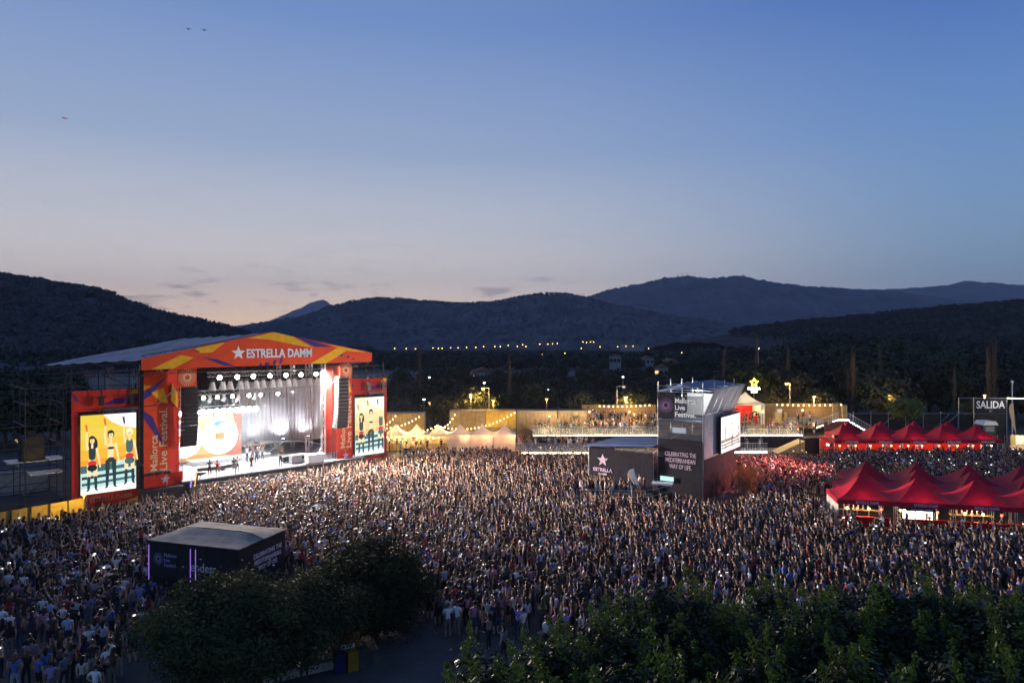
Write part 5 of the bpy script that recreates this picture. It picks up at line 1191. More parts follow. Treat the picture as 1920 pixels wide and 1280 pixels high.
# tall dry grass beside the tower
t = thing('dry_grass_clump', 'tuft of tall dry ochre grass right of the mixing tower', 'plant', G(1402, 928)); gg = np.random.default_rng(3); n = 900
C = gg.normal(size=(n, 3))*np.array([0.75, 0.6, 0.7])+np.array([0, 0, 1.5]); C[:, 2] = np.abs(C[:, 2]); d = np.stack([C[:, 0]*0.3, C[:, 1]*0.3, np.ones(n)], 1); d /= np.linalg.norm(d, axis=1)[:, None]
V = d*0.35; U = np.cross(d, rand_dirs(gg, n)); U /= np.linalg.norm(U, axis=1)[:, None]; link(bpy.data.objects.new('blades', quads_mesh('blades', C, U*0.018, V, M['dry'])), t)

# ------------------------------------------------------------------ foreground trees
cA, ccA = make_crown(71, 3.9, 2.2, 2.7, 300, 120, 0.40, 0.085, 0.55, M['olive_dark'], low=-0.85); tA = mesh_of(make_trunk(ccA, 2.4, 0.25, 1, M['bark'], 14, 0.35), 'trunk', M['bark'])
tree('bushy_tree', 'broad olive green bushy tree in front of the black tent', 'tree', (-11.9, 29.0, 0), cA, tA, 0.98, 0.4, sz=0.92)
tree('bushy_tree', 'olive green bushy tree between the broad one and the dark one', 'tree', (-9.2, 31.0, 0), cA, tA, 0.80, 2.4, sz=0.95)
cB, ccB = make_crown(72, 3.5, 2.0, 2.1, 300, 120, 0.38, 0.085, 0.55, M['dense'], low=-0.85); tB = mesh_of(make_trunk(ccB, 2.2, 0.25, 2, M['bark'], 14, 0.35), 'trunk', M['bark'])
tree('bushy_tree', 'dark rounded bushy tree right of the black tent', 'tree', (-7.3, 34.6, 0), cB, tB, 0.97, 1.0)
FG = []
for k in range(3):
    cm_, cc = make_crown(80+k, 2.5, 2.6, 5.2, 150, 150, 0.30, 0.085, 0.5, M['glossy'], low=-0.8); gk = np.random.default_rng(90+k)
    # leafy sprays standing out of the top, their lit yellow-green put into the colour
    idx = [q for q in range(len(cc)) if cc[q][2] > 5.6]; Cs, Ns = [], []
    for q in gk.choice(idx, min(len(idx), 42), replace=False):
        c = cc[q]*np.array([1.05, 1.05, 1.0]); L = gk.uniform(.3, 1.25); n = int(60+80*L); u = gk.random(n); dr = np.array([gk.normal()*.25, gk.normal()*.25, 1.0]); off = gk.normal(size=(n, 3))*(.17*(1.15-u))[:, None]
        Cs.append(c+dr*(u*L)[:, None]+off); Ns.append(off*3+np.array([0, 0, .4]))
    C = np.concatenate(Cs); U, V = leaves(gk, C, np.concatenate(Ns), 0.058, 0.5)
    FG.append((cm_, mesh_of(make_trunk(cc, 5.0, 0.17, 5+k, M['bark'], 16, 0.5), 'trunk', M['bark']), quads_mesh('lit_sprays', C, U, V, M['lit_sprays'])))
for i, (px, ty, Y, s_, lab) in enumerate(((915, 1222, 13.5, 0.75, 'glossy leaved tree half hidden at the left end of the bottom edge'), (1000, 1172, 15.0, 0.9, 'glossy leaved tree lowest at the left of the foreground row'), (1130, 1135, 17, 0.9, 'glossy leaved tree second from the left in the foreground row'), (1250, 1072, 19.2, 1.0, 'glossy leaved tree third in the foreground row with two leafy spires'), (1425, 1085, 20, 1.0, 'glossy leaved tree in the middle of the foreground row'), (1545, 1098, 18, 0.9, 'glossy leaved tree right of the middle of the foreground row'),
        (1680, 1066, 19.2, 1.05, 'tallest glossy leaved tree of the foreground row'), (1800, 1100, 18.5, 0.95, 'glossy leaved tree right of the tallest one in the foreground row'), (1915, 1105, 17.5, 1.0, 'glossy leaved tree at the right edge of the foreground row'), (1180, 1205, 13.5, 0.85, 'nearest glossy leaved tree left at the bottom edge'), (1400, 1195, 13.5, 0.85, 'nearest glossy leaved tree in the middle of the bottom edge'), (1610, 1195, 13.5, 0.85, 'nearest glossy leaved tree right at the bottom edge'), (1830, 1195, 13.5, 0.85, 'nearest glossy leaved tree in the bottom right corner'))):
    top = EYE-(ty-640)/FPX*Y; cm_, tm, sh = FG[i % 3]; sz = (top/8.4)/s_
    t = tree('glossy_tree', lab, 'tree', ((px-960)/FPX*Y, Y, 0), cm_, tm, s_, i*2.1, 'foreground trees', sz); link(bpy.data.objects.new('lit_sprays', sh), t)

# ------------------------------------------------------------------ street lamps, town lights, houses
def street_lamp(label, px, ty, Y, arm, face, e, col, group='street lamps along the road', r=0.22):
    h = EYE-(ty-640)/FPX*Y; t = thing('street_lamp', label, 'street lamp', ((px-960)/FPX*Y, Y, 0), 0, group)
    MB().bar((0, 0, 0), (0, 0, h), 0.09, 6, r2=0.06).build('pole', M['steel'], t); ax = arm
    if abs(arm) > 0.05: MB().bar((0, 0, h), (ax, 0, h+0.05), 0.045, 5).build('arm', M['steel'], t)
    MB().box((ax, 0, h), (0.6, 0.3, 0.16)).build('head', M['steel'], t)
    MB().sphere((ax, -0.05, h-0.14), r, 8, 5, sc3=(1.2, 1, 0.7)).build('lens', face, t)
    if e: lamp('lamp_light', 'POINT', (ax, -0.3, h-0.45), e, col, t, size=0.2)
    return t
SO = (1, 0.55, 0.12); WH = (0.9, 0.95, 1)
street_lamp('tall sodium street lamp behind the bright ochre container', 917, 727, 104, -0.9, M['sodium'], 900, SO); street_lamp('tall pale street lamp behind the left terrace screen', 1157, 724, 104, 1.0, M['white_cover'], 0, SO)
street_lamp('tall sodium street lamp behind the right terrace screen', 1481, 718, 104, -0.5, M['sodium'], 900, SO)
for i, (px, py, Y, f, e, lab) in enumerate(((883, 742, 104, 'sodium', 700, 'small sodium lamp hidden at the yellow bush'), (925, 753, 105, 'sodium', 300, 'low sodium lamp just right of the tall container lamp'), (1173, 747, 105, 'sodium', 900, 'low sodium lamp in the orange bush left of the tower'), (1526, 746, 107, 'sodium', 700, 'low sodium lamp above the right terrace screen'), (1668, 744, 107, 'sodium', 350, 'low sodium lamp behind the young tree'), (1846, 743, 103, 'sodium', 600, 'low sodium lamp above the exit sign'),
        (908, 719, 125, 'street_white', 0, 'white lamp left above the tall container lamp'), (1168, 708, 135, 'street_white', 0, 'double white lamp above the left terrace screen'), (1375, 720, 120, 'street_white', 0, 'small white lamp right of the mixing tower top'), (1028, 731, 118, 'street_white', 0, 'round pale lamp over the right brown container'), (805, 709, 140, 'street_white', 0, 'white lamp among the trees behind the first tents'), (810, 740, 120, 'street_white', 0, 'white lamp low behind the bar tents'), (795, 750, 110, 'street_white', 0, 'lowest white lamp behind the bar tents'), (806, 757, 106, 'sodium', 120, 'low sodium lamp over the gap between containers'), (62, 745, 95, 'sodium', 0, 'sodium lamp at the far left of the stage scaffold'), (36, 827, 70, 'sodium', 160, 'sodium lamp low at the left edge beside the scaffold'), (1422, 655, 160, 'street_white', 0, 'white lamp at the top of the tall bare poplar'), (1025, 750, 110, 'sodium', 60, 'small sodium light right of the bright ochre container'))):
    street_lamp(lab, px, py-3, Y, 0.0, M[f], e, SO if f == 'sodium' else WH, 'low lamps behind the ground', 0.16)
g_ = random.Random(9); k = 0; hm = None
TL = [(740, 653), (762, 655), (779, 654), (812, 653), (822, 653), (829, 653), (845, 652), (859, 652), (875, 651), (892, 651), (907, 649.5), (928, 649.5), (938, 649.5), (953, 647.5), (970, 649), (980, 646), (986, 649.5), (1012, 645), (1027, 645), (1036, 644.5), (1045, 643.5), (1090, 653), (1093, 641), (1100, 642), (1107, 641), (1113, 641),
      (894, 671), (918, 669.5), (941, 669), (954, 668.5), (976, 667), (986, 666.5), (1008, 665), (1017, 664.5), (1059, 662), (1125, 650), (1158, 650), (1165, 650), (1202, 657), (1216, 657), (1278, 661)]
for (px, py) in TL:
    Y = g_.uniform(850, 1000) if py < 658 else g_.uniform(420, 480); h = EYE-(py-640)/FPX*Y; h = max(h, 5.0)
    t = thing('town_lamp', ('tiny orange lamp, upper row of the distant road' if py < 658 else 'tiny orange lamp, lower row of the distant road'), 'street lamp', ((px-960)/FPX*Y, Y, 0), 0, 'distant road lamps')
    MB().bar((0, 0, 0), (0, 0, h), 0.12, 4).build('pole', M['dark_steel'], t); q = Y/900
    MB().sphere((0, -0.2, h), 0.5*q, 6, 4).build('globe', M['sodium_far'], t)
def house(label, px, py, Y, w, h, d, roof=1.2, lit=1, rz=0.2):
    z = EYE-(py-640)/FPX*Y; t = thing('house', label, 'house', ((px-960)/FPX*Y, Y, 0), rz, 'houses beyond the trees'); top = max(h, z)
    MB().bx((-w/2, 0, 0), (w/2, d, top)).build('wall', M['plaster'], t)
    b = MB(); b.poly3([(-w/2-.3, -0.3, top), (w/2+.3, -0.3, top), (0, -0.3, top+roof)], d+0.6, (0, -1, 0)); b.build('roof', M['roof_tile'], t)
    for i in range(3):
        x = -w/2+w*(i+0.5)/3; wnd = MB().bx((x-0.55, -0.06, top-2.2), (x+0.55, -0.01, top-0.9)).build('window', M['window_lit'] if i < lit else M['black_gloss'], t); MB().bx((x-0.7, -0.12, top-2.35), (x+0.7, 0, top-2.22)).build('sill', M['plaster'], wnd)
for a in (('white house among the trees left above the mixing tower', 1153, 668, 260, 4.2, 3, 4, 1.0, 0, -.2), ('long stone house on the far slope with lit front', 1187, 646, 700, 22, 5, 10, 2, 2, 0), ('pale house right of the white one among the trees', 1262, 678, 270, 5, 3, 5, 1.2, 1, .3), ('second pale house at the far right of the houses', 1240, 690, 230, 4.5, 3, 4, 1.2, 1, -.2), ('pale roofed house between two bare poplars', 1470, 678, 200, 7, 5, 6, 1.5, 0, .3), ('low white house far among the trees', 1215, 672, 330, 6, 3, 4, 1.2, 0, .1), ('dim house behind the bar tents', 905, 700, 210, 7, 5, 6, 1.4, 1, 0.1)):
    house(*a)
# masts on the ridge
for i, px in enumerate((1270, 1279, 1287, 1394)):
    Y = 3600; top = EYE+(640-(513 if i < 3 else 514))/FPX*Y; t = thing('radio_mast', ('left', 'middle', 'right', 'separate')[i]+' radio mast on the crest of the right mountain', 'mast', ((px-960)/FPX*Y, Y-6, 330), 0, 'radio masts on the ridge'); b = MB(); b.bar((0, 0, 0), (0, 0, top-330), 1.6, 5, r2=0.7); b.build('mast', M['dark_steel'], t); MB().box((0, 0, top-330-4), (4, 2, 3)).build('antenna', M['dark_steel'], t)
# ------------------------------------------------------------------ people
def obj_random_ramp(nt, cols, mulv=1.0, addv=0.0):
    n, l = nt.nodes, nt.links; oi = n.new('ShaderNodeObjectInfo'); m1 = n.new('ShaderNodeMath'); m1.operation = 'MULTIPLY_ADD'; m1.inputs[1].default_value = mulv; m1.inputs[2].default_value = addv
    fr = n.new('ShaderNodeMath'); fr.operation = 'FRACT'; l.new(oi.outputs['Random'], m1.inputs[0]); l.new(m1.outputs[0], fr.inputs[0])
    r = n.new('ShaderNodeValToRGB'); r.color_ramp.interpolation = 'CONSTANT'; el = r.color_ramp.elements
    while len(el) < len(cols): el.new(0.5)
    for i, c in enumerate(cols): el[i].position = i/len(cols); el[i].color = (*c, 1)
    l.new(fr.outputs[0], r.inputs[0]); return r
def person_mat(name, cols, mulv, rough=0.8, objcol=False):
    m = bpy.data.materials.new(name); m.use_nodes = True; nt = m.node_tree; b = nt.nodes['Principled BSDF']; b.inputs['Roughness'].default_value = rough; b.inputs['Specular IOR Level'].default_value = 0.2
    if objcol: oi = nt.nodes.new('ShaderNodeObjectInfo'); src = oi.outputs['Color']
    else: src = obj_random_ramp(nt, cols, mulv).outputs[0]
    tc = nt.nodes.new('ShaderNodeTexCoord'); nz = nt.nodes.new('ShaderNodeTexNoise'); nz.inputs['Scale'].default_value = 9; nt.links.new(tc.outputs['Object'], nz.inputs[0])
    mr = nt.nodes.new('ShaderNodeMapRange'); mr.inputs[3].default_value = 0.7; mr.inputs[4].default_value = 1.25; nt.links.new(nz.outputs[0], mr.inputs[0])
    mx = nt.nodes.new('ShaderNodeMix'); mx.data_type = 'RGBA'; mx.blend_type = 'MULTIPLY'; mx.inputs[0].default_value = 1; nt.links.new(src, mx.inputs[6]); nt.links.new(mr.outputs[0], mx.inputs[7]); nt.links.new(mx.outputs[2], b.inputs['Base Color']); return m
SHIRTS = [('white', (0.66, 0.66, 0.68)), ('black', (0.02, 0.02, 0.022)), ('grey', (0.15, 0.15, 0.18)), ('navy', (0.03, 0.04, 0.09)), ('white', (0.62, 0.61, 0.58)), ('black', (0.03, 0.028, 0.03)), ('pale blue', (0.30, 0.40, 0.55)), ('beige', (0.26, 0.21, 0.16)),
          ('black', (0.02, 0.018, 0.022)), ('dark green', (0.04, 0.08, 0.05)), ('pink', (0.36, 0.18, 0.26)), ('black', (0.018, 0.018, 0.02)), ('brown', (0.08, 0.05, 0.04)), ('white', (0.7, 0.7, 0.72)), ('charcoal', (0.07, 0.07, 0.08)), ('cream', (0.40, 0.37, 0.33)), ('dark grey', (0.06, 0.06, 0.07)), ('red', (0.30, 0.03, 0.04)), ('blue', (0.07, 0.14, 0.36)), ('lilac', (0.28, 0.23, 0.44)), ('black', (0.016, 0.016, 0.02)), ('navy', (0.025, 0.03, 0.07)), ('black', (0.03, 0.028, 0.03))]
PM = {'skin': person_mat('skin', [(0.50, 0.30, 0.20), (0.42, 0.24, 0.15), (0.55, 0.36, 0.26), (0.30, 0.16, 0.10), (0.46, 0.28, 0.19)], 7.3, 0.6),
      'shirt_r': person_mat('crowd_shirt', [c for _, c in SHIRTS], 1.0), 'shirt_o': person_mat('shirt', [], 1, objcol=True),
      'trousers': person_mat('trousers', [(0.02, 0.02, 0.025), (0.05, 0.07, 0.13), (0.03, 0.035, 0.05), (0.18, 0.16, 0.14), (0.03, 0.04, 0.07), (0.015, 0.015, 0.015), (0.30, 0.30, 0.31)], 13.7),
      'hair': person_mat('hair', [(0.015, 0.010, 0.008), (0.03, 0.018, 0.010), (0.06, 0.035, 0.018), (0.02, 0.014, 0.01), (0.12, 0.075, 0.04), (0.04, 0.025, 0.015)], 29.1, 0.5), 'shoe': mat('shoe', (0.08, 0.08, 0.08), 0.7, var=0.2)}
PM['eye'] = mat('eye', (0.01, 0.01, 0.01), 0.3, var=0)
def lerp3(a, b, t): return Vector(a).lerp(Vector(b), t)
def person_mesh(pose, long_hair, shorts, seed=0, seated=False):
    """one continuous skinned body facing +y; returns body mesh and hair mesh"""
    r = random.Random(seed); J = {}; E = []; RAD = {}
    def j(n, p, rad): J[n] = Vector(p); RAD[n] = rad
    w = 0.175 if long_hair else 0.20
    sway = r.uniform(-.03, .03)
    j('pelvis', (0, 0, .95), .125); j('spine', (sway*.5, 0, 1.12), .105 if long_hair else .12); j('chest', (sway, .005, 1.32), .125 if long_hair else .145); j('neck', (sway, .0, 1.47), .05); j('jaw', (sway, .02, 1.55), .062); j('head', (sway, .015, 1.63), .086); j('crown', (sway, .005, 1.71), .055)
    E += [('pelvis', 'spine'), ('spine', 'chest'), ('chest', 'neck'), ('neck', 'jaw'), ('jaw', 'head'), ('head', 'crown')]
    for s, t in ((-1, 'l'), (1, 'r')):
        j('sh'+t, (sway+s*w, 0, 1.415), .058)
        a = pose[0 if s < 0 else 1]
        if a == 'down': el, wr = (s*(w+.05), -.02, 1.14), (s*(w+.03), .08, .90)
        elif a == 'up': el, wr = (s*(w+.06), .06, 1.66), (s*(w+.01), .10, 1.92)
        elif a == 'high': el, wr = (s*(w+.10), .03, 1.64), (s*(w+.20), .05, 1.90)
        elif a == 'phone': el, wr = (s*(w+.04), .20, 1.36), (s*(w-.10), .36, 1.60)
        elif a == 'phoneup': el, wr = (s*(w+.02), .20, 1.58), (s*(w-.10), .30, 1.84)
        elif a == 'chest': el, wr = (s*(w+.06), .05, 1.14), (s*.07, .26, 1.22)
        elif a == 'hip': el, wr = (s*(w+.18), -.06, 1.16), (s*(w-.01), .05, 1.0)
        elif a == 'bend': el, wr = (s*(w+.05), .02, 1.13), (s*(w+.0), .25, 1.16)
        elif a == 'out': el, wr = (s*(w+.24), .05, 1.35), (s*(w+.42), .10, 1.55)
        el = Vector(el)+Vector((sway+r.uniform(-.02, .02), r.uniform(-.02, .02), r.uniform(-.02, .02))); wr = Vector(wr)+Vector((sway, r.uniform(-.02, .02), r.uniform(-.02, .02)))
        j('el'+t, el, .042); j('wr'+t, wr, .03); d = (wr-el).normalized(); j('ha'+t, wr+d*.06, .034)
        E += [('chest', 'sh'+t), ('sh'+t, 'el'+t), ('el'+t, 'wr'+t), ('wr'+t, 'ha'+t)]
        st = r.uniform(-.05, .05)
        j('hi'+t, (s*.09, 0, .88), .085)
        if seated: j('kn'+t, (s*.12, .42, .90), .065); j('an'+t, (s*.12, .46, .53), .045); j('to'+t, (s*.12, .60, .48), .036)
        else: j('kn'+t, (s*(.10+r.random()*.03), .03+st*.5, .49), .060); j('an'+t, (s*.11, st, .09), .042); j('to'+t, (s*.125, st+.15, .04), .036)
        E += [('pelvis', 'hi'+t), ('hi'+t, 'kn'+t), ('kn'+t, 'an'+t), ('an'+t, 'to'+t)]
    names = list(J); idx = {n: i for i, n in enumerate(names)}
    me = bpy.data.meshes.new('body'); me.from_pydata([J[n] for n in names], [(idx[a], idx[b]) for a, b in E], [])
    o = bpy.data.objects.new('body', me); link(o); sk = o.modifiers.new('s', 'SKIN'); sk.use_smooth_shade = True; sk.branch_smoothing = 0.3
    if not me.skin_vertices: bpy.context.view_layer.objects.active = o
    if not me.skin_vertices:
        bm = bmesh.new(); bm.from_mesh(me); bm.verts.layers.skin.verify(); bm.to_mesh(me); bm.free()
    for n in names:
        q = me.skin_vertices[0].data[idx[n]]; rr = RAD[n]
        q.radius = (rr, rr) if n not in ('chest', 'spine', 'pelvis') else (rr*1.12, rr*.86); q.use_root = n == 'pelvis'
    ss = o.modifiers.new('u', 'SUBSURF'); ss.levels = 1; ss.render_levels = 1
    dg = bpy.context.evaluated_depsgraph_get(); out = bpy.data.meshes.new_from_object(o.evaluated_get(dg)); bpy.data.objects.remove(o)
    while len(out.materials): out.materials.pop()
    for k in ('skin', 'shirt_o', 'trousers', 'shoe', 'eye'): out.materials.append(PM[k])
    # colours by nearest bone
    segs = []
    for a, b_ in E:
        if a in ('neck', 'jaw', 'head'): m_ = 0
        elif a[:2] == 'el' or a[:2] == 'wr': m_ = 0
        elif a[:2] == 'sh': m_ = 5
        elif a[:2] in ('hi',) : m_ = 2
        elif a[:2] == 'kn': m_ = 0 if shorts else 2
        elif a[:2] == 'an': m_ = 3
        elif a == 'pelvis' and b_[:2] == 'hi': m_ = 2
        else: m_ = 1
        segs.append((J[a], J[b_], m_))
    def near(p):
        best = 9; bm_ = 1
        for a, b_, m_ in segs:
            d = b_-a; t = max(0, min(1, (p-a).dot(d)/d.dot(d))); q = (p-a-d*t).length
            if q < best: best = q; bm_ = m_; bt = t
        if bm_ == 5: bm_ = 1 if bt < (0.55 if not long_hair else 0.2) else 0
        if bm_ == 1 and p.z < .98: bm_ = 2
        return bm_
    for p in out.polygons: p.material_index = near(p.center)
    # hands: four fingers and a thumb each; nose, ears and eyes
    b = MB()
    for t, s in (('l', -1), ('r', 1)):
        d = (J['ha'+t]-J['wr'+t]).normalized(); side = d.cross(Vector((0, 1, 0.2))).normalized(); up = side.cross(d)
        for k in range(4):
            base = J['ha'+t]+side*(k-1.5)*.017; L = (.062, .072, .068, .052)[k]; m1 = base+d*(.02+L*.5)+up*.006; b.bar(base, m1, .0085, 4, r2=.008); b.bar(m1, m1+d*L*.5-up*.014, .008, 4, r2=.005)
        base = J['wr'+t]+d*.03-side*s*.02; b.bar(base, base-side*s*.035+d*.03, .010, 4, r2=.009); b.bar(base-side*s*.035+d*.03, base-side*s*.04+d*.06, .009, 4, r2=.006)
    hd = J['head']
    b.add([hd+Vector(v) for v in ((-.012, .08, -.035), (.012, .08, -.035), (0, .105, -.035), (0, .082, .012))], [(0, 1, 2), (0, 2, 3), (2, 1, 3)])
    for s in (-1, 1): b.sphere(hd+Vector((s*.086, -.005, -.01)), .022, 5, 4, sc3=(.4, .8, 1.2))
    nf = len(b.f)
    for s in (-1, 1): b.sphere(hd+Vector((s*.032, .078, .012)), .009, 5, 3, 4)
    b.box(hd+Vector((0, .074, -.062)), (.036, .008, .007), mi=4)
    m2 = bpy.data.meshes.new('x'); m2.from_pydata(b.v, [], b.f); m2.polygons.foreach_set('material_index', b.m)
    bm = bmesh.new(); bm.from_mesh(out); bm.from_mesh(m2); bm.to_mesh(out); bm.free(); bpy.data.meshes.remove(m2)
    # hair
    h = MB(); c = hd+Vector((0, -.008, .022)); h.sphere(c, 1, 10, 7, sc3=(.099, .112, .112)); vs = []
    for v in h.v:
        q = Vector(v)-c
        if q.y > .02 and q.z < .035: q = Vector((q.x*.80, q.y*.55, q.z*.7))
        elif q.z < -.03 and not long_hair: q = Vector((q.x*.9, q.y*.9, max(q.z, -.085)))
        vs.append(tuple(c+q))
    h.v = vs
    if long_hair: h.sphere(c+Vector((0, -.065, -.13)), 1, 8, 6, sc3=(.085, .045, .20))
    hm = bpy.data.meshes.new('hair'); hm.from_pydata(h.v, [], h.f); hm.polygons.foreach_set('use_smooth', [True]*len(hm.polygons)); hm.materials.append(PM['hair']); hm.update()
    out.polygons.foreach_set('use_smooth', [True]*len(out.polygons))
    out.name = 'body'; out.update(); return out, hm
POSES = [('down', 'down', 'arms down'), ('up', 'up', 'both arms raised'), ('down', 'up', 'right arm raised'), ('high', 'down', 'left arm raised'), ('phone', 'phone', 'holding a phone before the face'), ('phoneup', 'phoneup', 'holding a phone up'), ('chest', 'chest', 'hands at the chest'), ('hip', 'down', 'left hand on hip'), ('high', 'high', 'arms spread overhead'), ('bend', 'down', 'left forearm bent'), ('down', 'bend', 'right forearm bent'), ('up', 'chest', 'left arm raised, right at the chest')]
VAR = []
for i, (a, b_, txt) in enumerate(POSES):
    for lh in (False, True):
        body, hair = person_mesh((a, b_), lh, (i+lh) % 3 == 0, i*2+lh); VAR.append((body, hair, txt, lh))
SIT = person_mesh(('bend', 'down'), True, False, 77, True)
# joined copies for the dense crowd
def crowd_source(i):
    body, hair, txt, lh = VAR[i]; me = body.copy(); me.name = 'crowd_figure'
    me.materials[1] = PM['shirt_r']; bm = bmesh.new(); bm.from_mesh(me); n0 = len(bm.faces); bm.from_mesh(hair); bm.faces.ensure_lookup_table()
    me.materials.append(PM['hair'])
    for f in bm.faces[n0:]: f.material_index = 5
    if 'phone' in txt:
        a = 1.62 if 'before' in txt else 1.92; q = bmesh.ops.create_cube(bm, size=1); y = .40 if 'before' in txt else .36
        bmesh.ops.scale(bm, vec=(.16, .014, .085), verts=q['verts']); bmesh.ops.translate(bm, vec=(0, y, a), verts=q['verts']); me.materials.append(M['phone'])
        for v in q['verts']:
            for f in v.link_faces: f.material_index = 6
    bm.to_mesh(me); bm.free(); return bpy.data.objects.new('crowd_figure', me)
SRC = [crowd_source(i) for i in range(len(VAR))]

def crowd_object(name, label, pts, rots, scl, var):
    """one instanced mass of people; pts n x 3"""
    me = bpy.data.meshes.new(name); me.from_pydata([tuple(p) for p in pts], [], [])
    for an, vals, ty in (('rot', rots, 'FLOAT'), ('scl', scl, 'FLOAT'), ('var', var, 'INT')):
        at = me.attributes.new(an, ty, 'POINT'); at.data.foreach_set('value', vals)
    o = bpy.data.objects.new(name, me); link(o); kind(o, 'stuff'); tag(o, label, 'crowd')
    ng = bpy.data.node_groups.new(name, 'GeometryNodeTree'); ng.interface.new_socket('Geometry', in_out='INPUT', socket_type='NodeSocketGeometry'); ng.interface.new_socket('Geometry', in_out='OUTPUT', socket_type='NodeSocketGeometry')
    n, l = ng.nodes, ng.links; gi, go = n.new('NodeGroupInput'), n.new('NodeGroupOutput'); jn = n.new('GeometryNodeJoinGeometry')
    for s in reversed(SRC):
        oi = n.new('GeometryNodeObjectInfo'); oi.inputs['Object'].default_value = s; oi.inputs['As Instance'].default_value = True; l.new(oi.outputs['Geometry'], jn.inputs[0])
    ip = n.new('GeometryNodeInstanceOnPoints'); ip.inputs['Pick Instance'].default_value = True; l.new(gi.outputs[0], ip.inputs['Points']); l.new(jn.outputs[0], ip.inputs['Instance'])
    def att(nm, ty):
        a = n.new('GeometryNodeInputNamedAttribute'); a.data_type = ty; a.inputs[0].default_value = nm; return a.outputs['Attribute']
    l.new(att('var', 'INT'), ip.inputs['Instance Index'])
    cx = n.new('ShaderNodeCombineXYZ'); l.new(att('rot', 'FLOAT'), cx.inputs[2]); er = n.new('FunctionNodeEulerToRotation'); l.new(cx.outputs[0], er.inputs[0]); l.new(er.outputs[0], ip.inputs['Rotation'])
    l.new(att('scl', 'FLOAT'), ip.inputs['Scale']); l.new(ip.outputs[0], go.inputs[0])
    md = o.modifiers.new('crowd', 'NODES'); md.node_group = ng; return o

# where people stand
def px_of(X, Y, z=0): return 960+FPX*X/Y, 640+FPX*(EYE-z)/Y
ca, sa = math.cos(-ST_A), math.sin(-ST_A)
def to_local(X, Y, O, A):
    c, s = math.cos(-A), math.sin(-A); dx, dy = X-O[0], Y-O[1]; return c*dx-s*dy, s*dx+c*dy
vpo = vp.location
TREES_XY = [(-11.9, 29.4, 2.8), (-9.2, 31.2, 2.2), (-7.3, 34.6, 2.4)]
def free(X, Y):
    px, py = px_of(X, Y)
    if px < -70 or px > 1990: return 0
    lx, ly = to_local(X, Y, ST_O, ST_A)
    if -9 < lx < 34 and ly > (-7.8 if lx < 8.5 else -5.6): return 0
    if lx <= -9 and ly > -2: return 0
    fx, fy = to_local(X, Y, FT_O, FT_A)
    if -7.6 < fx < 5.6 and -1.3 < fy < 9.5: return 0
    if 5 < fx < 8 and -3 < fy < 6.5: return 0            # dark strip and dry grass beside the tower
    if 0.5 < fx < 8 and -4.5 < fy < -1.0: return 0
    qx, qy = to_local(X, Y, vpo, R(-6))
    if -4.1 < qx < 4.8 and -0.6 < qy < 4.8: return 0
    bx_, by_ = to_local(X, Y, BT_O, BT_A)
    if -0.5 < bx_ < 6.7 and -0.5 < by_ < 4.8: return 0
    if -0.5 < bx_ < 7 and -2.2 < by_ <= -0.5: return 0.25
    rx, ry = to_local(X, Y, RO, RA)
    if -0.4 < rx < 22 and -0.2 < ry < 12: return 0
    if -0.4 < rx < 22 and -2.6 < ry <= -0.2: return 0.3
    for (tx, ty, tr_) in TREES_XY:
        if (X-tx)**2+(Y-ty)**2 < tr_*tr_: return 0
    # far limits: bar tents, terrace, far red tents
    if px < 960 and Y > 83: return 0
    if 960 <= px < 1130 and Y > 79: return 0
    if 1130 <= px < 1540 and Y > 78.5: return 0
    if px >= 1540 and Y > 82.3: return 0
    # ochre hoarding at the left
    if px < 165 and py < 985+(165-px)*0.21: return 0
    # near limits
    lim = interp([(-80, 1330), (200, 1330), (255, 1265), (290, 1170), (330, 1120), (560, 1085), (600, 1110), (790, 1150), (815, 1185), (940, 1200), (1010, 1225), (1100, 1235), (1140, 1190), (1300, 1180), (2000, 1175)], px)
    if py > lim: return 0
    d = 1.0
    if py > 1100: d = 0.72
    if py > 1180: d = 0.5
    if px < 300 and py > 1180: d = 0.42
    # looser in front of the bars and along the red lit lane
    if 1380 < px < 1480 and 895 < py < 960: d *= 0.5
    return d
g = np.random.default_rng(21); PTS = []
cell = 0.53; center = S(16, 4, 0)
for Yi in np.arange(24, 90, cell):
    span = Yi*0.82+4
    for Xi in np.arange(-span, span, cell):
        X, Y = Xi+g.uniform(-.22, .22), Yi+g.uniform(-.22, .22); p = free(X, Y)*min(1.0, max(0.3, 0.93+0.55*noise.noise(Vector((X*.33, Y*.33, 3.1)))))
        if p > 0 and g.random() < p:
            aim = math.atan2(center.y-Y, center.x-X)-math.pi/2+g.normal()*0.35
            if px_of(X, Y)[0] > 1500 and g.random() < 0.3: aim = g.random()*6.28
            PTS.append((X, Y, aim, 0.89+0.17*g.random()))
PTS.sort(key=lambda p: p[1]**2+p[0]**2)
def pick_var(X, Y, rr):
    # hands go up more often close to the stage
    lx, ly = to_local(X, Y, ST_O, ST_A); d = max(0, min(1, (42+ly)/36)); up = 0.05+0.36*d*d
    if rr.random() < up: return rr.choice((2, 3, 4, 5, 6, 7, 16, 17, 22, 23))
    q = rr.random()
    if q < 0.045: return rr.choice((8, 9, 10, 11))
    return rr.choice((0, 1, 0, 1, 12, 13, 14, 15, 18, 19, 20, 21))
rr = random.Random(31)
